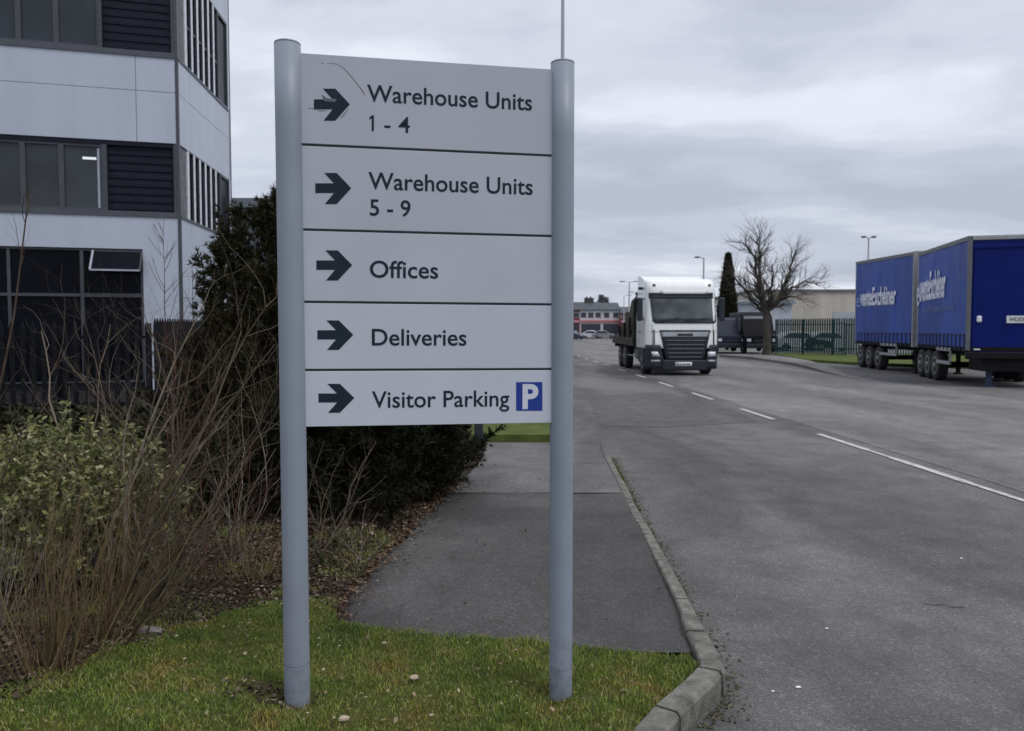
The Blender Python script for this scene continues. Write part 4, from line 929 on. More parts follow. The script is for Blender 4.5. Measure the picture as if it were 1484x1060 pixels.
# ================================================================== BOLLARD + LAMP COLUMNS
bp = gnd(694, 659, .06)
bo = empty('bollard', (bp.x, bp.y, .05), 0, 'dark grey square post standing on the footway behind the sign', 'bollard')
MB().box(-.055, .055, -.055, .055, 0, 1.0, .012).build('shaft', mat('dark bollard', (.025, .03, .042), .5), bo); MB().box(-.075, .075, -.075, .075, 0, .03, .008).build('base_plate', M_FRAME, bo); MB().prism([(-.06, 1.0), (.06, 1.0), (.035, 1.035), (-.035, 1.035)], -.06, .06, 'y').build('cap', M_FRAME, bo)
M_GALV = mat('galvanised steel', (.20, .22, .25), .5, var=.1, metal=.0)
def lamp(x, y, h, arms, label, r=.07, z0=0., al=1.):
    e = empty('street_lamp', (x, y, z0), 0, label, 'street lamp', 'street lamps along the road')
    MB().tube([(0, 0, 0), (0, 0, 1.2), (0, 0, 1.22), (0, 0, h)], [r * 1.35, r * 1.35, r, r * .6], 12).build('column', M_GALV, e)
    for s_ in arms:
        MB().tube([(0, 0, h - .05), (s_ * .35 * al, 0, h + .03), (s_ * .8 * al, 0, h + .05)], .03, 6).build('arm', M_GALV, e)
        MB().box(s_ * .6 * al, s_ * 1.35 * al, -.12, .12, h + .0, h + .13, .03).build('lantern', mat('lantern grey', (.12, .13, .15), .5), e)
    return e
p = at(815.5, 40, 15.0); lamp(p.x, 15.0, 8, (1,), 'thin grey lamp column rising directly behind the right sign post', .052, .12)
p = at(1259, 345, 53); lamp(p.x, 53, p.z, (-1, 1), 'twin headed street lamp above the blue trailers', .08, al=.36)
p = at(1020, 374, 68); lamp(p.x, 68, p.z, (-1,), 'street lamp rising just above the white lorry cab', .11, al=.6)
p = at(912, 409, 104); lamp(p.x, 104, p.z, (-1, 1), 'tallest of the far street lamps left of the lorry', .13)
p = at(922, 424, 150); lamp(p.x, 150, p.z, (-1,), 'faint far street lamp immediately left of the lorry cab', .13)
p = at(900, 430, 150); lamp(p.x, 146, p.z, (1,), 'faintest far street lamp above the dark shop roofs', .11)

# ================================================================== WHEELS
M_TYRE = mat('tyre rubber', (.014, .014, .015), .85, var=.2); M_RIM = mat('grey steel rim', (.16, .165, .17), .45, var=.2, scale=20); M_CHAS = mat('chassis black', (.008, .008, .010), .7, var=.3, scale=6, spec=.15)
def wheel(parent, x, y, r, w, side, rim=M_RIM, nm='wheel'):
    """axle along x, outer face towards side"""
    o = MB().lathe([(r * .62, -w / 2), (r * .93, -w / 2), (r, -w * .36), (r, w * .36), (r * .93, w / 2), (r * .62, w / 2)], (x, y, r), 'x', 28).build(nm, M_TYRE, parent)
    f = side * (w / 2)
    MB().lathe([(r * .61, f - side * .09), (r * .61, f + side * .004), (r * .52, f + side * .004), (r * .46, f - side * .05), (r * .2, f - side * .03), (r * .19, f + side * .03), (r * .05, f + side * .035)], (x, y, r), 'x', 20).build('rim', rim, o); return o

# ================================================================== WHITE LORRY
M_CAB = mat('white lorry paint', (.80, .82, .82), .28, var=.03, scale=3, coat=.3); M_CABD = mat('lorry dark plastic', (.024, .029, .038), .5, var=.15, spec=.25); M_WS = mat('windscreen glass', (.022, .032, .036), .1, var=0, scale=1.1, spec=.5, col2=(.12, .14, .145))
M_LAMP = mat('headlamp glass', (.55, .58, .62), .15, var=.3, scale=12); M_PLATE = mat('white plate', (.62, .63, .62), .5); M_SILV = mat('silver grille trim', (.30, .32, .35), .35, metal=.2)
TD = 26.6; fx0 = at(936, 500, TD).x; fx1 = at(1043, 500, TD).x
lor = empty('lorry', ((fx0 + fx1) / 2, TD, 0), math.atan2(2, F_PX), 'white cabbed flatbed lorry driving towards the camera on the road', 'lorry')
HW = (fx1 - fx0) / 2 - .02; ztop = at(990, 402, TD).z
def yf(z):
    K = [(0.3, .03), (.9, 0), (1.2, .0), (1.85, .06), (2.75, .27), (2.9, .26), (3.1, .30), (ztop - .12, .42), (ztop - .03, .62), (ztop, 1.0)]
    for (a, ya), (b_, yb) in zip(K, K[1:]):
        if z <= b_: return ya + (yb - ya) * max(0, (z - a)) / (b_ - a)
    return 1.0
def hwz(z): return HW if z < 2.0 else HW - (z - 2.0) * .035 - (max(0, z - ztop + .25)) ** 2 * .9
def cy(x, z):
    rc = .30; h = hwz(z); q = max(0, abs(x) - (h - rc)); return yf(z) + (rc - math.sqrt(max(0, rc * rc - q * q)))
def cab():
    mb = MB(); zz = list(np.linspace(.95, ztop - .25, 22)) + list(np.linspace(ztop - .22, ztop, 10)); rings = []
    for z in zz:
        h = hwz(z); ring = [(x, cy(x, z), z) for x in list(h * np.sin(np.linspace(-math.pi / 2, math.pi / 2, 25)))]
        ring += [(h, 2.15, z), (h * .5, 2.2, z), (-h * .5, 2.2, z), (-h, 2.15, z)]; rings.append(ring)
    n = len(rings[0]); vs = [v for r_ in rings for v in r_]; fs = [(j * n + i, j * n + (i + 1) % n, (j + 1) * n + (i + 1) % n, (j + 1) * n + i) for j in range(len(rings) - 1) for i in range(n)]
    fs.append(tuple((len(rings) - 1) * n + i for i in range(n))); fs.append(tuple(range(n - 1, -1, -1))); mb.add(vs, fs, True); return mb
cabo = cab().build('cab', M_CAB, lor)
def fpatch(name, z0, z1, xl0, xr0, xl1, xr1, off, m, par, nu=14, nv=6, th=.03):
    """patch on the cab's front following its curve; x limits run from bottom to top"""
    mb = MB()
    def fn(o): return lambda u, v: (lambda z, x: (x, cy(max(-HW + .003, min(HW - .003, x)), z) - o, z))(z0 + (z1 - z0) * v, (xl0 + (xl1 - xl0) * v) * (1 - u) + (xr0 + (xr1 - xr0) * v) * u)
    mb.grid(fn(off), nu, nv); k = len(mb.v); mb.grid(fn(off - th), nu, nv)
    bd = [i for i in range(nu + 1)] + [(j + 1) * (nu + 1) - 1 for j in range(1, nv + 1)] + [nv * (nu + 1) + i for i in range(nu - 1, -1, -1)] + [j * (nu + 1) for j in range(nv - 1, 0, -1)]
    mb.f += [(a, a + k, b_ + k, b_) for a, b_ in zip(bd, bd[1:] + bd[:1])]; mb.smooth += [False] * len(bd)
    return mb.build(name, m, par)
def lz(y): return at(990, y, TD).z
def lx(x): return at(x, 480, TD).x - (fx0 + fx1) / 2
X = HW
ws = fpatch('windscreen', lz(466), lz(429), lx(946), lx(1039), lx(943), lx(1040), .012, M_WS, lor)
fpatch('sun_visor', lz(432), lz(424), lx(942), lx(1041), lx(942), lx(1041), .035, mat('smoked visor', (.02, .024, .03), .3), lor)
fpatch('visor_lip', lz(425.5), lz(421), lx(961), lx(1025), lx(958), lx(1028), .06, M_CAB, lor)
fpatch('wiper_strip', lz(469), lz(465), lx(950), lx(1036), lx(946), lx(1040), .02, M_CABD, lor)
gr = fpatch('grille', lz(523), lz(478.5), lx(966), lx(1020), lx(956), lx(1030), .022, M_CABD, lor)
fpatch('trim_strip', lz(488.5), lz(482), lx(959), lx(1026), lx(958), lx(1028), .034, M_SILV, gr)
for y in (494, 500, 506, 512, 518): fpatch('slat', lz(y + 1.2), lz(y - .8), lx(963 + (y - 494) * .25), lx(1023 - (y - 494) * .25), lx(963 + (y - 494) * .25), lx(1023 - (y - 494) * .25), .040, mat('grille slat', (.045, .052, .062), .4), gr, nv=1)
fpatch('badge', lz(487), lz(483.5), lx(982), lx(1004), lx(982), lx(1004), .040, M_CABD, gr, nv=1)
bu = fpatch('bumper', lz(535), lz(500), -X + .0, lx(965), -X + .0, lx(957), .03, M_CABD, lor); bu2 = fpatch('bumper', lz(535), lz(500), lx(1021), X, lx(1029), X, .03, M_CABD, lor); fpatch('lower_valance', lz(537), lz(522), lx(960), lx(1026), lx(960), lx(1026), .045, M_CABD, lor)
for (s0, s1, p_) in ((944, 957, bu), (1026, 1038, bu2)):
    fpatch('headlight', lz(517), lz(510), lx(s0 + (2 if s0 < 990 else 0)), lx(s1), lx(s0), lx(s1 - (4 if s0 < 990 else 0)), .042, M_LAMP, lor, 4, 2); fpatch('fog_light', lz(525), lz(522), lx(s0), lx(s1), lx(s0), lx(s1), .042, M_SILV, lor, 4, 1)
fpatch('number_plate', lz(531), lz(525), lx(979), lx(1003), lx(979), lx(1003), .06, M_PLATE, lor, 4, 1)
v1, f1 = textfit('FJ16 KVW', lx(1001) - lx(981), .085, .01); MB().add([(lx(981) + x, cy(0, lz(530)) - .068, lz(530.0) + .01 + y) for x, y in v1], f1).build('plate_lettering', M_INK, lor)
for x in (950, 1031): fpatch('roof_marker', lz(414), lz(411), lx(x - 2), lx(x + 2), lx(x - 2), lx(x + 2), .02, M_CABD, lor, 2, 1)
for x in (953, 1030): fpatch('air_deflector', lz(500), lz(478), lx(x - 6 if x < 990 else x + 4), lx(x - 4 if x < 990 else x + 6), lx(x - 6 if x < 990 else x + 4), lx(x - 4 if x < 990 else x + 6), .012, M_CABD, lor, 2, 4)
for a_, b_ in ((955, 985), (992, 1024)):
    mw = MB(); mw.tube([(lx(a_), cy(lx(a_), lz(466)) - .05, lz(466)), (lx(b_), cy(lx(b_), lz(461)) - .05, lz(461))], .012, 5); mw.build('wiper', M_CABD, lor)
M_SEAM = mat('panel seam', (.10, .10, .10), .7)
for z_ in (1.52,): fpatch('panel_seam', z_, z_ + .018, -HW + .06, HW - .06, -HW + .06, HW - .06, .006, M_SEAM, lor, 20, 1)
for s_ in (-1, 1):
    fpatch('corner_seam', 1.0, lz(470), s_ * (HW - .20) - .008, s_ * (HW - .20) + .008, s_ * (HW - .20) - .008, s_ * (HW - .20) + .008, .006, M_SEAM, lor, 1, 8)
    MB().add([(s_ * (HW + .003), y, z) for y in (.55, .565) for z in (1.0, 1.9)] , [(0, 1, 3, 2)]).build('door_seam', M_SEAM, lor); MB().add([(s_ * (HW + .003), y, z) for y in (1.5, 1.515) for z in (1.0, 1.9)], [(0, 1, 3, 2)]).build('door_seam', M_SEAM, lor)
    MB().box(s_ * (HW - .01), s_ * (HW + .035), 1.3, 1.45, 1.5, 1.54, .01).build('door_handle', M_CABD, lor)
# driver behind the glass is not readable in the photograph; roof beacons and air horns are
# side windows and doors
for s_ in (-1, 1):
    xx = s_ * (HW - .02)
    d_ = MB(); zt = 2.75
    d_.add([(s_ * (hwz(1.95) + .004), .62, 1.95), (s_ * (hwz(1.95) + .004), 1.4, 1.95), (s_ * (hwz(zt) + .004), 1.4, zt), (s_ * (hwz(zt) + .004), .75, zt)] + [(s_ * (hwz(1.95) - .03), .62, 1.95), (s_ * (hwz(1.95) - .03), 1.4, 1.95), (s_ * (hwz(zt) - .03), 1.4, zt), (s_ * (hwz(zt) - .03), .75, zt)], [(0, 1, 2, 3), (7, 6, 5, 4), (0, 4, 5, 1), (1, 5, 6, 2), (2, 6, 7, 3), (3, 7, 4, 0)]); d_.build('side_window', M_WS, lor)
    mi = MB().box(s_ * (HW + .08), s_ * (HW + .28), .30, .40, 1.9, 2.72, .04).build('mirror', M_CABD, lor); MB().tube([(s_ * (HW - .03), .6, 2.68), (s_ * (HW + .18), .38, 2.66)], .02, 6).build('bracket', M_CABD, mi); MB().tube([(s_ * (HW - .03), .6, 1.95), (s_ * (HW + .18), .38, 1.98)], .02, 6).build('bracket', M_CABD, mi)
    MB().box(s_ * (HW - .18), s_ * (HW - .02), .7, 1.9, .42, .93, .03).build('step_skirt', M_CABD, lor)
MB().prism([(.75, ztop - .45), (2.2, ztop - .45), (2.2, ztop + .16), (1.7, ztop + .14), (.95, ztop - .02)], -HW + .12, -HW + .05, 'x').build('roof_fairing', M_CAB, lor); MB().prism([(.95, ztop - .08), (2.2, ztop - .08), (2.2, ztop + .17), (1.7, ztop + .12)], -HW + .125, HW - .3, 'x').build('roof_spoiler', M_CAB, lor)
MB().box(-HW - .12, -HW + .04, 1.0, 1.14, ztop - .38, ztop - .28, .02).build('marker_light', M_CABD, lor)
# chassis, deck, beaver-tail ramp and headboard machinery
MB().box(-.45, .45, .6, 8.5, .55, .85).build('chassis', M_CHAS, lor)
MB().box(-1.0, 1.0, .6, 1.9, .35, .55).build('sump_guard', M_CHAS, lor)
M_DECK = mat('dark worn deck', (.030, .027, .024), .8, var=.4, scale=5)
MB().box(-1.26, 1.26, 2.9, 8.7, 1.12, 1.26, .01).build('deck', M_DECK, lor); MB().box(-1.285, -1.262, 2.9, 8.7, 1.0, 1.3).build('side_rail', M_DECK, lor); MB().box(1.262, 1.285, 2.9, 8.7, 1.0, 1.3).build('side_rail', M_DECK, lor)
for y in (3.6, 4.6, 5.6, 6.6, 7.6, 8.4): MB().box(-1.2, 1.2, y, y + .1, .86, 1.118).build('cross_member', M_CHAS, lor)
hb = MB().box(-1.24, 1.24, 2.45, 2.55, .9, 1.1); 
for x in (-1.2, -.6, 0, .6, 1.14): hb.box(x, x + .08, 2.46, 2.54, 1.1, 2.95)
hb.box(-1.24, 1.24, 2.44, 2.56, 2.9, 3.0); hb.box(-1.2, 1.2, 2.49, 2.51, 1.1, 2.4); hb.build('headboard', M_CHAS, lor)
cr_ = MB().tube([(-.9, 3.1, 1.26), (-.9, 3.1, 2.6)], .12, 8).tube([(-.9, 3.1, 2.6), (-1.05, 3.6, 2.1), (-1.1, 4.3, 1.5)], .08, 6).tube([(-.4, 3.3, 1.26), (-1.0, 3.25, 2.2), (.5, 3.2, 2.5)], .07, 6); cr_.build('crane_arm', mat('rusty machinery', (.07, .045, .03), .8, var=.5, scale=9), lor)
MB().box(-1.26, -.9, 2.6, 2.9, .9, 2.75, .04).build('exhaust_stack', M_CHAS, lor)
for y in (4.2, 5.6, 7.0): MB().box(-1.22, -1.14, y, y + .08, 1.26, 2.1 - .12 * (y - 4)).build('stanchion', M_CHAS, lor)
MB().prism([(3.0, 1.27), (7.4, 1.27), (7.2, 1.8), (6.1, 1.9), (5.8, 2.35), (4.9, 2.3), (4.4, 2.75), (3.2, 2.9)], -1.1, -.2, 'x').build('machine_body', mat('dark oily machinery', (.035, .028, .022), .8, var=.6, scale=4), lor)
MB().box(-1.1, .9, 5.6, 6.7, 1.27, 1.75, .05).build('tool_locker', mat('locker green', (.05, .055, .03), .7, var=.3), lor)
MB().prism([(7.6, 1.26), (8.7, 1.26), (8.7, 1.36), (7.8, 1.42)], -1.2, 1.2, 'x').build('ramp', M_DECK, lor)
for s_ in (-1, 1):
    for y in (1.15, 5.4, 6.75): wheel(lor, s_ * 1.06, y, .51, .30, s_)
    MB().tube([(s_ * 1.22, 2.6, 1.0), (s_ * 1.22, 4.6, 1.0)], .02, 4).tube([(s_ * 1.22, 2.6, .6), (s_ * 1.22, 4.6, .6)], .02, 4).build('side_guard', M_SILV, lor)
    MB().box(s_ * .55, s_ * 1.05, 2.9, 3.9, .45, 1.0, .08).build('fuel_tank', mat('tank grey', (.13, .13, .13), .5), lor)
    for y in (5.4, 6.75): MB().lathe([(.60, -.17), (.60, .17), (.57, .17), (.57, -.17)], (s_ * 1.06, y, .51), 'x', 20).build('mudguard', M_CHAS, lor) if False else None

# ================================================================== BLUE TRAILERS
M_CURT = mat('blue curtain fabric', (.022, .062, .28), .5, var=.18, scale=.8, spec=.25, bump=.06, bscale=2.5, stretch=(1, 1, .5)); M_BULK = mat('deep blue bulkhead', (.002, .011, .12), .4, var=.10, scale=2, spec=.12); M_RAILG = mat('grey alloy rail', (.10, .105, .115), .5); M_POSTG = mat('pale corner post', (.26, .265, .28), .5)
M_TXT = mat('curtain white lettering', (.66, .69, .80), .5); M_TXB = mat('curtain light blue lettering', (.18, .33, .62), .5); M_TXS = mat('faint grey lettering', (.13, .17, .30), .5); M_SKIRT = mat('navy straps', (.012, .02, .06), .6)
def trailer(frontpx, Df, rearpx, Dr, ytf, ytr, bt, label, words, sub, wpx, seed, bulk):
    A = at(frontpx, 478, Df); B = at(rearpx, 478, Dr); A.z = 0; d = (B - A); d.z = 0; L = d.length; ang = math.atan2(d.y, d.x) - math.pi / 2
    zf = at(frontpx, ytf, Df).z; zr = at(rearpx, ytr, Dr).z; zb = 1.12
    t = empty('curtainside_trailer', (A.x, A.y, 0), ang, label, 'trailer', 'blue curtain-sided trailers parked on the right')
    Wd = 2.5
    def zt(y): return zf + (zr - zf) * y / L
    # curtain: gently rippled sheet with thickness on left side, x = 0 plane facing -x
    def crt(x, s_):
        mb = MB(); nu = 60
        def fn(u, v): y = .10 + (L - .20) * u; z = zb + .0 + (zt(y) - .12 - zb) * v; return (x + s_ * (.006 * math.sin(u * 46) * (1 - v) + .006 * math.sin(u * 17 + v * 3)), y, z)
        mb.grid(fn, nu, 8); k = len(mb.v); mb.grid(lambda u, v: (lambda p: (p[0] - s_ * .02, p[1], p[2]))(fn(u, v)), nu, 8); return mb.build('curtain', M_CURT, t)
    c1 = crt(-.01, -1); crt(Wd + .01, 1)
    # scalloped tie-down strip with buckles along the foot
    n = int(L / .42)
    for k in range(n):
        y = .15 + (L - .3) * k / n; MB().box(-.045, -.022, y, y + .035, zb - .12, zb + .36).build('strap', M_SKIRT, c1)
    MB().box(-.033, -.023, .12, L - .12, zb + .33, zb + .36).build('hem', M_SKIRT, c1)
    for k in (0, 1): MB().prism([(0, zb + .2), (L, zb + .2), (L, zt(L) - .14), (0, zt(0) - .14)], .06 if k == 0 else Wd - .08, .08 if k == 0 else Wd - .06, 'x')
    MB().add([(x, y, z) for y, zz in ((.02, zf), (L - .02, zr)) for x in (-.03, Wd + .03) for z in (zz - .12, zz)], [(0, 2, 3, 1), (4, 5, 7, 6), (0, 1, 5, 4), (2, 6, 7, 3), (1, 3, 7, 5), (0, 4, 6, 2)]).build('roof', M_RAILG, t)
    for (x, y) in ((-.02, 0), (Wd - .08, 0), (-.02, L - .1), (Wd - .08, L - .1)): MB().box(x, x + .10, y, y + .1, zb - .1, zt(y) - .12, .01).build('corner_post', M_POSTG if (y > 0) else M_RAILG, t)
    bk_ = MB().box(.08, Wd - .08, .03, .09, zb - .15, zf - .12).build('bulkhead', M_BULK, t)
    MB().box(.10, Wd - .1, -.005, .028, zf - .35, zf - .25, .01).build('rib', M_BULK, bk_)
    MB().box(.12, .2, -.005, .028, zb, zf - .36, .01).build('rib', M_BULK, bk_)
    MB().box(.08, Wd - .08, L - .09, L - .03, zb - .1, zr - .12).build('rear_door', M_BULK, t)
    MB().box(.3, Wd - .3, .2, L - .1, .85, 1.08).build('chassis', M_CHAS, t); MB().box(0, Wd, .02, L - .02, 1.0, zb - .001).build('floor', M_CHAS, t)
    if Df > 25: MB().box(-.05, .32, -.09, -.005, .98, zf + .02, .01).build('end_frame', M_POSTG, t)
    # lettering on the curtain
    def hitY(px, py):
        n_ = Vector((math.cos(ang), math.sin(ang), 0)); p = onplane(px, py, A, n_) - A; dd = d.normalized(); return p.dot(dd), p.z
    for (s, xl, xr, yb_l, yb_r, yt, m, nm) in words + sub:
        a = hitY(xl, yb_l); b_ = hitY(xr, yb_r); c = hitY(xl, yt)
        v1, f1 = textfit(s, abs(a[0] - b_[0]), c[1] - a[1], .028 if nm == 'lettering' else .0)
        MB().add([(-.045, a[0] - x, a[1] + (b_[1] - a[1]) * x / abs(a[0] - b_[0]) + y) for x, y in v1], f1).build(nm, m, c1)
    # running gear at the far end
    for q in wpx:
        for s_ in (-1, 1):
            yy = hitY(q, 515)[0]; wheel(t, .14 if s_ < 0 else Wd - .14, yy, .47, .28, s_)
        MB().cyl((Wd / 2, yy, .47), 'x', .06, Wd - .5, 8).build('axle', M_CHAS, t)
    return t, L, hitY, zf, zb, Wd
# far trailer
t2, L2, hY, zf, zb, Wd = trailer(1323, 27.0, 1239, 33.5, 365, 380, None, 'far blue curtain-sided trailer parked behind the nearer one', [('e', 1243, 1247.5, 445, 445, 425, M_TXB, 'logo'), ('venteExchéiner', 1248, 1300, 443, 440, 420, M_TXT, 'lettering')], [], (1247, 1259, 1272), 1, None)
sg = MB(); a, b_ = hY(1276, 500)[0], hY(1300, 500)[0]
for z in (.62, .98): sg.box(-.02, .02, b_, a, z, z + .10)
sg.box(-.02, .02, b_, b_ + .06, .62, 1.0); sg.build('side_guard', M_POSTG, t2)
for x in (.5, 1.9): MB().box(x, x + .12, 1.0, 1.12, .05, .95).box(x - .06, x + .18, .94, 1.18, 0, .05).build('landing_leg', M_CHAS, t2)
# near trailer
t1, L1, hY, zf, zb, Wd = trailer(1402, 21.3, 1329, 26.6, 342, 367, None, 'near blue curtain-sided trailer with its dark blue front bulkhead facing the road', [('e', 1330.5, 1334, 443, 443, 404, M_TXT, 'logo'), ('uventeExchéiner', 1334.5, 1372, 436, 429, 400, M_TXT, 'lettering')], [('SUPPLY CHAIN LOGISTICS', 1341, 1385, 454, 449, 447, M_TXS, 'small_lettering')], (1334, 1344, 1355), 2, None)
sg = MB(); a, b_ = hY(1358, 500)[0], hY(1378, 500)[0]
for z in (.56, .96): sg.box(-.02, .02, b_, a, z, z + .10)
sg.box(-.02, .02, b_, b_ + .06, .56, 1.0); sg.build('side_guard', M_POSTG, t1)
for x in (.62, 1.72): MB().box(x, x + .13, .35, .48, .06, 1.0).box(x - .08, x + .21, .3, .53, 0, .06).build('landing_leg', mat('blue leg', (.02, .035, .08), .6), t1)
MB().box(0, Wd, -.02, .2, .78, .98, .02).build('coupling_beam', M_CHAS, t1); MB().box(.4, 2.1, .1, 1.2, .45, .8).build('equipment_locker', M_CHAS, t1)
MB().box(.95, 1.5, -.016, .026, 1.78, 1.98).build('notice', M_PLATE, t1); v1, f1 = textfit('WILSON', .42, .10, .01); MB().add([(1.01 + x, -.022, 1.83 + y) for x, y in v1], f1).build('notice_lettering', M_INK, t1)
MB().box(.22, .35, -.03, .026, 1.80, 1.98, .03).build('marker_lamp', M_LAMP, t1); MB().box(.16, .32, -.03, .02, 1.03, 1.07, .01).build('marker_lamp', M_LAMP, t1)
MB().box(.08, Wd, -.01, .028, zf - .12, zf - .02, .01).build('top_lip', M_POSTG, t1)

# ================================================================== VANS AND CARS
def van(loc, rz, Lv, Wv, Hv, m, label, name='van', cat='van', low=False):
    e = empty(name, loc, rz, label, cat); P = [(0, .35), (0, .95), (.05, 1.1), (.75, 1.25), (1.45, Hv * .93), (1.8, Hv), (Lv - .15, Hv), (Lv, Hv - .12), (Lv, .4), (Lv - .1, .3), (.1, .3)]
    mb = MB(); rings = []
    for x, k in ((-Wv / 2, .94), (-Wv / 2 + .06, 1), (Wv / 2 - .06, 1), (Wv / 2, .94)): rings.append([(x, Lv / 2 + (p - Lv / 2) * (.985 if k < 1 else 1), .3 + (z - .3) * (k if z > 1 else 1)) for p, z in P])
    n = len(P); fs = [(j * n + i, j * n + (i + 1) % n, (j + 1) * n + (i + 1) % n, (j + 1) * n + i) for j in range(3) for i in range(n)] + [tuple(range(n - 1, -1, -1)), tuple(3 * n + i for i in range(n))]
    mb.add([v for r_ in rings for v in r_], fs).build('body', m, e)
    MB().add([(-Wv / 2 + .12, .80, 1.30), (Wv / 2 - .12, .80, 1.30), (Wv / 2 - .18, 1.40, Hv * .9), (-Wv / 2 + .18, 1.40, Hv * .9)] + [(-Wv / 2 + .12, .86, 1.26), (Wv / 2 - .12, .86, 1.26), (Wv / 2 - .18, 1.46, Hv * .88), (-Wv / 2 + .18, 1.46, Hv * .88)], [(0, 1, 2, 3), (7, 6, 5, 4), (0, 4, 5, 1), (1, 5, 6, 2), (2, 6, 7, 3), (3, 7, 4, 0)]).build('windscreen', mat('van glass', (.10, .12, .15), .1, spec=.8), e)
    for s_ in (-1, 1):
        for y in (.85, Lv - .95): wheel(e, s_ * (Wv / 2 - .12), y, .34, .22, s_)
        MB().box(s_ * (Wv / 2 - .1), s_ * (Wv / 2 + .01), 1.5, 2.3, 1.3, Hv * .86).build('side_window', mat('van glass', (.1, .12, .15), .1), e)
        MB().box(s_ * (Wv / 2 - .35), s_ * (Wv / 2 - .08), -.015, .05, .72, .92, .02).build('headlight', M_LAMP, e); MB().box(s_ * (Wv / 2 - .12), s_ * (Wv / 2 - .02), Lv - .05, Lv + .012, .8, 1.2, .02).build('tail_light', mat('red lamp', (.25, .01, .01), .3), e)
        MB().box(s_ * (Wv / 2 + .02), s_ * (Wv / 2 + .2), 1.25, 1.35, 1.2, 1.45, .03).build('mirror', M_CABD, e)
        MB().box(s_ * .08, s_ * (Wv / 2 - .15), Lv - .05, Lv + .008, Hv * .55, Hv * .82, .01).build('rear_window', mat('van glass dark', (.03, .035, .045), .1), e)
    MB().box(-Wv / 2 + .05, Wv / 2 - .05, -.06, .15, .3, .6, .04).build('bumper', M_CABD, e); MB().box(-.5, .5, -.02, .03, .68, .9).build('grille', M_CABD, e); return e
p = gnd(1066, 512); p = at(1061, 478, 50); van((p.x, 50, .1), R(-6), 4.9, 1.95, 2.3, mat('navy van paint', (.012, .018, .035), .4, spec=.2), 'dark blue van parked by the green fence just right of the lorry')
p = gnd(1103, 514); p = at(1104, 478, 49); van((p.x, 49, .1), R(-4), 5.2, 2.0, 2.66, mat('black van paint', (.004, .005, .008), .5, spec=.1), 'tall black van parked behind the trunk of the bare tree')
def car(loc, rz, m, label):
    e = empty('parked_car', loc, rz, label, 'car', 'cars parked outside the far shops'); Wv = 1.75; P = [(0, .3), (0, .62), (.15, .78), (1.1, .92), (1.75, 1.4), (2.2, 1.47), (3.1, 1.42), (3.85, .98), (4.15, .9), (4.2, .4), (4.1, .25), (.1, .25)]
    rings = [[(x, p, .25 + (z - .25) * k) for p, z in P] for x, k in ((-Wv / 2, .95), (-Wv / 2 + .08, 1), (Wv / 2 - .08, 1), (Wv / 2, .95))]; n = len(P)
    fs = [(j * n + i, j * n + (i + 1) % n, (j + 1) * n + (i + 1) % n, (j + 1) * n + i) for j in range(3) for i in range(n)] + [tuple(range(n - 1, -1, -1)), tuple(3 * n + i for i in range(n))]
    MB().add([v for r_ in rings for v in r_], fs).build('body', m, e); G_ = mat('car glass', (.03, .04, .05), .1)
    MB().prism([(1.18, .93), (1.74, 1.36), (1.70, 1.42), (1.10, .97)], -Wv / 2 + .14, Wv / 2 - .14, 'x').build('windscreen', G_, e)
    for s_ in (-1, 1):
        MB().prism([(1.4, .95), (1.85, 1.33), (3.05, 1.33), (3.6, .98)], s_ * (Wv / 2 - .05), s_ * (Wv / 2 + .01), 'x').build('side_window', G_, e); MB().box(s_ * .5, s_ * .82, -.015, .05, .58, .72, .02).build('headlight', M_LAMP, e)
        for y in (.8, 3.35): wheel(e, s_ * (Wv / 2 - .1), y, .31, .2, s_)
    return e
c1 = car((at(845, 478, 127).x, 127, 0), R(55), mat('dark blue car', (.02, .03, .06), .3, coat=.5), 'dark blue car parked at the left end of the far shops')
c2 = car((at(836, 478, 131).x, 131, 0), R(70), mat('silver car', (.3, .32, .36), .3, coat=.5), 'pale silver car half hidden behind the right sign post')
c3 = car((at(876, 478, 140).x, 140, 0), R(80), mat('white car', (.6, .6, .62), .3, coat=.5), 'white car parked in front of the far shops')
c4 = car((at(892, 478, 139).x, 139, 0), R(84), mat('grey car', (.2, .21, .23), .3, coat=.5), 'grey car parked nearest the lorry outside the far shops')

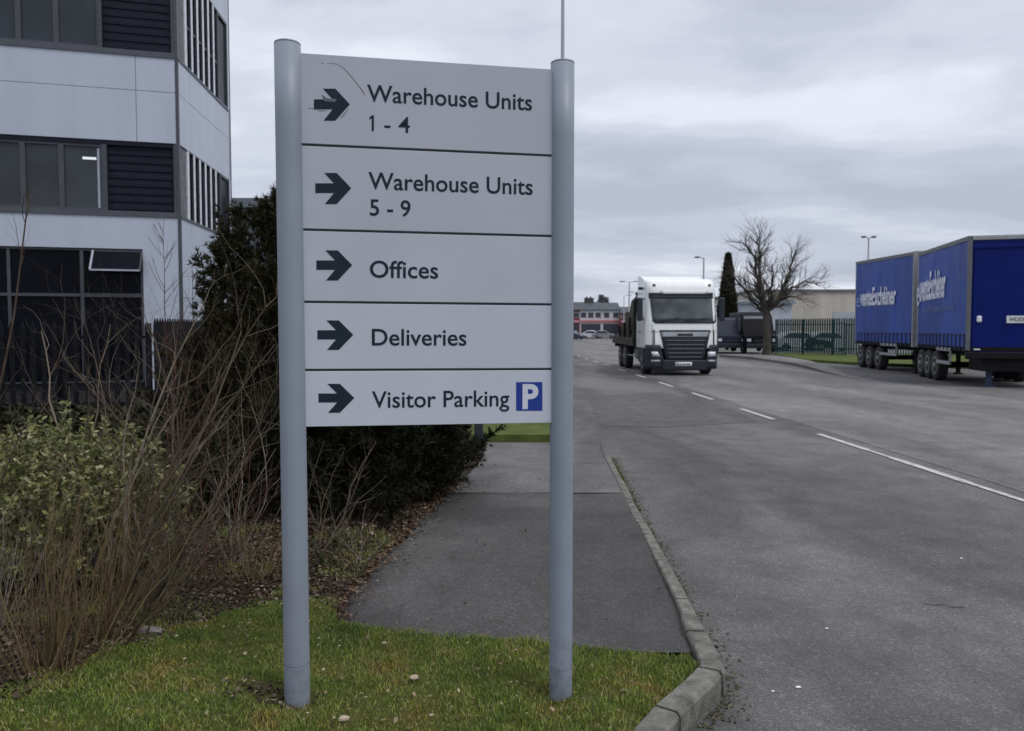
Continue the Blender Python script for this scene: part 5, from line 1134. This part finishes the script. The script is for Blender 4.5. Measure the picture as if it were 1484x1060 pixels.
# ================================================================== FAR SHOPS
SY = 152.0
def sx(px, Y=SY): return at(px, 478, Y).x
def szz(py, Y=SY): return at(850, py, Y).z
M_SLATE = mat('dark slate roof', (.055, .065, .075), .8, var=.2, scale=.6); M_REDB = mat('red brick', (.14, .035, .03), .85, var=.3, scale=1.5); M_CRM = mat('cream render', (.52, .51, .53), .8, var=.1, scale=.5); M_REDF = mat('red fascia', (.36, .12, .13), .6); M_DKG = mat('dark shop glass', (.035, .035, .055), .2, var=.3)
def shop(x0, x1, yt, ye, m, label, nwin, Y=SY, fascia=True, low=False):
    X0, X1 = sx(x0, Y), sx(x1, Y); ze = szz(ye, Y); zr = szz(yt, Y); e = empty('shop', ((X0 + X1) / 2, Y, 0), 0, label, 'building', 'row of shops at the far end of the road'); w_ = (X1 - X0) / 2
    MB().box(-w_, w_, 0, 8, 0, ze).build('wall', m, e)
    MB().prism([(-.3, ze), (4, zr), (8.3, ze), (8.3, ze - .15), (-.3, ze - .15)], -w_ - .02, w_ + .02, 'x').build('roof', M_SLATE, e)
    if fascia: MB().box(-w_ + .05, w_ - .05, -.25, -.02, 2.95, 3.45).build('fascia', M_REDF if m is not M_REDB else mat('pink fascia', (.42, .2, .24), .5), e)
    for k in range(nwin):
        xc = -w_ + (2 * w_) * (k + .5) / nwin; wf = MB().box(xc - .6, xc + .6, -.06, .02, 3.9, ze - .5).build('window', M_CRM, e); MB().box(xc - .52, xc + .52, -.09, -.062, 3.98, ze - .58).build('pane', M_DKG, wf)
    ns = max(1, int(w_ / 1.6))
    for k in range(ns): xc = -w_ + 2 * w_ * (k + .5) / ns; MB().box(xc - w_ / ns + .18, xc + w_ / ns - .18, -.05, .02, .5, 2.7).build('shop_window', M_DKG, e)
    for k in range(ns + 1): xc = -w_ + 2 * w_ * k / ns; MB().box(max(-w_, xc - .22), min(w_, xc + .22), -.12, -.005, 0, 2.94).build('shopfront_pier', M_CRM if m is not M_REDB else m, e)
    return e
s1 = shop(790, 840, 437, 449, M_REDB, 'red brick end shop with a slate roof, partly behind the right sign post', 5)
s2 = shop(840.3, 872, 437, 449, M_CRM, 'cream rendered shop with a red fascia at the far end of the road', 3)
s3 = shop(872.3, 899, 438, 449, M_CRM, 'cream shop with wide red fascia beside the red brick one', 2)
s4 = shop(899.3, 916, 444, 454, M_REDB, 'red brick shop immediately left of the lorry', 2, 150)
s5 = shop(916.3, 960, 446, 455, M_REDB, 'low brick house half hidden behind the lorry flatbed', 3, 156, False)
MB().box(-.9, .9, 3.3, 4.7, szz(441) - 0, szz(431)).box(-.6, -.3, 3.8, 4.2, szz(431), szz(429)).box(.2, .5, 3.8, 4.2, szz(431), szz(429)).build('chimney', mat('dark chimney', (.05, .045, .05), .8), s2)
# small car park verge in front
slab('far_pavement', [(sx(780, 141), 142), (sx(960, 141), 142), (sx(960, 141), 151.5), (sx(780, 141), 151.5)], -.05, .12, M_ROAD2)
# warehouse on the right
wh = empty('warehouse', (at(1090, 478, 78).x, 78, 0), R(-3), 'long low beige warehouse behind the bare tree and green fence', 'building')
ztw = at(1180, 420, 78).z
MB().box(0, 46, 0, 30, 0, ztw - .25).build('wall', mat('beige cladding', (.44, .41, .36), .8, var=.08, scale=.4, stretch=(3, 3, .3)), wh); MB().box(-.15, 46.15, -.15, 30, ztw - .25, ztw).build('parapet', mat('dark parapet', (.12, .125, .13), .6), wh)
for x in (3, 13, 24, 34): MB().box(x, x + .12, -.12, -.001, 0, ztw - .26).build('downpipe', mat('pipe grey', (.18, .17, .15), .7), wh)
MB().box(8, 11.5, -.05, .02, .2, 3.4).build('roller_door', mat('roller door', (.33, .35, .38), .6), wh)
an = empty('office_annexe', (at(1060, 478, 70).x, 70, 0), 0, 'small pale annexe with a low blue-grey roof left of the warehouse', 'building'); za = at(1070, 434, 70).z
MB().box(0, 5.5, 0, 8, 0, za - .4).build('wall', mat('pale annexe wall', (.38, .41, .46), .7), an); MB().prism([(-.3, za - .4), (5.8, za - .4), (5.5, za - .05), (2, za)], -.3, 8, 'y').build('roof', mat('annexe roof', (.22, .26, .31), .6), an)
MB().box(1, 2.4, -.04, .01, 1.2, 2.3).build('window', M_DKG, an)
# green palisade fence
M_GRN = mat('green steel paling', (.006, .040, .042), .6, var=.15)
A = at(1124, 478, 47.5); B = at(1248, 478, 43); fh2 = at(1180, 462, 46).z - .1
f = fence('green_fence', Vector((A.x, A.y, 0)), Vector((B.x, B.y, 0)), fh2, M_GRN, 'green palisade fence with spiked tops between the bare tree and the trailers', 'fence', pitch=.15, w=.098, post=1.9, rails=(.35, fh2 - .4), zb=.13)
C_ = at(1330, 478, 43.2); fence('green_fence', Vector((B.x + .1, B.y, 0)), Vector((C_.x + 8, 43.2, 0)), fh2, M_GRN, 'green palisade fence run hidden mostly behind the blue trailers', 'fence', pitch=.15, w=.075, post=1.9, rails=(.35, fh2 - .4), zb=.13)
# pale pallets / parked things behind the fence
for (px, wv, hv, c, lab) in ((1160, 4.4, 1.45, (.45, .47, .5), 'pale car parked in the yard behind the green fence'), (1203, 4.2, 1.4, (.35, .37, .4), 'grey car parked in the yard nearer the trailers')):
    cc = car((at(px, 478, 57).x + 2, 57, .02), R(90), mat('yard car %d' % px, c, .35, coat=.4), lab); cc['group'] = 'cars in the yard behind the green fence'
pg = at(1233, 478, 44.2); gp = empty('gate_pillar', (pg.x, 44.4, .1), 0, 'white gate pillar at the right end of the green fence', 'pillar'); MB().box(-.25, .25, -.25, .25, 0, 1.8, .02).build('shaft', M_CRM, gp); MB().box(-.3, .3, -.3, .3, 1.8, 1.9, .02).build('cap', M_CRM, gp)

# ================================================================== BACKGROUND TREES
# big bare tree
tb = gnd(1112, 516, .1); TY = 46.0; tb = at(1112, 478, TY); tb.z = .08; T = Twigs(101)
sc = TY / F_PX
fork = at(1110, 455, TY)
T.mb.tube([tb - Vector((0, 0, .1)), tb + Vector((.0, 0, .5)), tb.lerp(fork, .6) + Vector((.05, 0, 0)), fork], [.33, .24, .20, .19], 9, cap=False)
def limb(p0, tgts, r, lv=0):
    pts = [p0] + [at(1110 + (x - 1110) * .88, 455 + (y - 455) * .86, TY + dy) for x, y, dy in tgts]; pp = []
    for a, b_ in zip(pts, pts[1:]):
        for k in range(4): pp.append(a.lerp(b_, k / 4) + Vector((T.r.gauss(0, .05), T.r.gauss(0, .05), T.r.gauss(0, .04))))
    pp[0] = pts[0]; pp.append(pts[-1]); n = len(pp); rad = [r * (1 - .8 * k / (n - 1)) for k in range(n)]; T.mb.tube(pp, rad, 6, cap=False)
    for k in range(2, n):
        for _ in range(2 + (k > n // 2)):
            d = (pp[k] - pp[k - 1]).normalized(); ax = rodr(d.orthogonal(), d, T.r.uniform(0, 6.283)).normalized()
            T.branch(pp[k], rodr(d, ax, R(T.r.uniform(25, 60))), T.r.uniform(.7, 1.5), max(.014, rad[k] * .38), 1, 3, 5, .13, .06, (3, 5), .6, (20, 45), None, .35)
limb(fork, [(1100, 430, 0), (1096, 395, .4), (1092, 360, 0), (1072, 335, 0)], .17)
limb(fork, [(1104, 425, -.5), (1098, 380, -.8), (1100, 345, -.6), (1094, 322, -.6)], .15)
limb(fork, [(1118, 430, .3), (1120, 400, .5), (1122, 372, .4)], .13)
limb(fork, [(1128, 432, -.2), (1142, 405, -.4), (1152, 375, -.2), (1158, 352, -.2)], .15)
limb(fork, [(1130, 435, .5), (1152, 412, .8), (1176, 402, 1.0), (1194, 404, 1.0)], .12)
limb(fork, [(1092, 440, .4), (1078, 418, .6), (1062, 398, .5), (1050, 385, .3)], .11)
limb(at(1104, 436, TY), [(1090, 420, -1.2), (1070, 410, -1.8)], .08); limb(at(1130, 432, TY), [(1146, 425, -1.5), (1166, 428, -2)], .08)
bt = empty('bare_tree', tb, 0, 'spreading leafless tree on the pavement beside the dark vans', 'tree'); T.mb.build('trunk', barkmat('bare tree bark', (.062, .056, .050), .3, 3), bt, world=True)
# pointed conifer
def cone_tree(name, px, ytop, D, hwpx, label, m, seed, zb=0.):
    b0 = at(px, 478, D); b0.z = zb; top = at(px, ytop, D); H = top.z - zb; w_ = hwpx * D / F_PX; g = np.random.default_rng(seed); n = 16000
    t = g.random(n) ** 1.0; a = g.uniform(0, 6.283, n); r = w_ * ((1 - t) ** .8) * (.55 + .45 * g.random(n) ** .4) * (1 + .12 * np.sin(a * 5 + t * 30)); P = np.c_[b0.x + np.cos(a) * r, b0.y + np.sin(a) * r, zb + .3 + t * (H - .35)]
    Dn = np.c_[np.cos(a) * .4, np.sin(a) * .4, np.ones(n)]; Vv, Fc = needles(P, Dn, 2, .35, .09, seed, (5, 35)); e = empty(name, b0, 0, label, 'tree')
    MB().tube([b0, b0 + Vector((0, 0, H * .9))], [.14, .03], 7).build('trunk', barkmat('conifer bark', (.03, .02, .015)), e, world=True); npmesh('crown', Vv, Fc, m, e)
cone_tree('pointed_conifer', 1054, 371, 60, 17, 'narrow pointed dark conifer between the lorry and the bare tree', leafmat('brown green cypress', [(.022, .022, .012), (.035, .032, .018), (.015, .016, .010)], .8, .1), 111)
def round_tree(name, px, ytop, D, hwpx, label, m, seed, zt=0):
    b0 = at(px, 478, D); b0.z = 0; top = at(px, ytop, D); H = top.z; w_ = hwpx * D / F_PX; g = np.random.default_rng(seed); n = 5000; d = g.normal(size=(n, 3)); d /= np.linalg.norm(d, axis=1, keepdims=True); q = g.random(n) ** .3 * (.85 + .2 * np.sin(d[:, 0] * 6) * np.sin(d[:, 2] * 5 + 1))
    hh = H * .34; P = np.c_[b0.x + d[:, 0] * q * w_, b0.y + d[:, 1] * q * w_, H - hh + d[:, 2] * q * hh]; Vv, Fc = needles(P, d, 2, .7, .22, seed, (20, 80)); e = empty(name, b0, 0, label, 'tree', 'trees beyond the shops')
    MB().tube([b0, b0 + Vector((0, 0, H * .7))], [.3, .1], 7).build('trunk', barkmat('far bark', (.06, .055, .05)), e, world=True); npmesh('crown', Vv, Fc, m, e)
M_FT = leafmat('far tree twigs', [(.14, .15, .16), (.19, .20, .21), (.11, .12, .12)], .9, .1)
round_tree('round_tree', 873, 427, 190, 9, 'rounded grey tree rising above the shop roofs', M_FT, 121)
round_tree('round_tree', 921, 441, 175, 11, 'low brownish tree beside the lorry above the far roofs', leafmat('far brown twigs', [(.07, .06, .05), (.10, .085, .07), (.05, .045, .04)], .9, .1), 122)
round_tree('round_tree', 1072, 395, 90, 22, 'hazy bare-twigged tree behind the pointed conifer', leafmat('far grey twigs', [(.10, .10, .11), (.14, .14, .15)], .9, .1), 123) if False else None
# distant hedge line closing the horizon
g = np.random.default_rng(130); n = 30000; x = g.uniform(-220, 330, n); y = g.uniform(196, 215, n); zmx = 4.2 + 2.2 * vnoise(x, y, .05, 6) + .8 * vnoise(x, y, .3, 7); z = g.random(n) ** .7 * zmx
Vv, Fc = needles(np.c_[x, y, z], np.tile([0, 0, 1.], (n, 1)), 3, 1.5, .6, 131, (10, 80)); o = npmesh('distant_treeline', Vv, Fc, leafmat('distant trees', [(.05, .055, .055), (.075, .08, .078), (.10, .10, .098)], .9, .1)); o['kind'] = 'stuff'; o['label'] = 'grey green line of far trees closing the horizon'; o['category'] = 'trees'
print('faces', sum(len(o.data.polygons) for o in bpy.data.objects if o.type == 'MESH'))
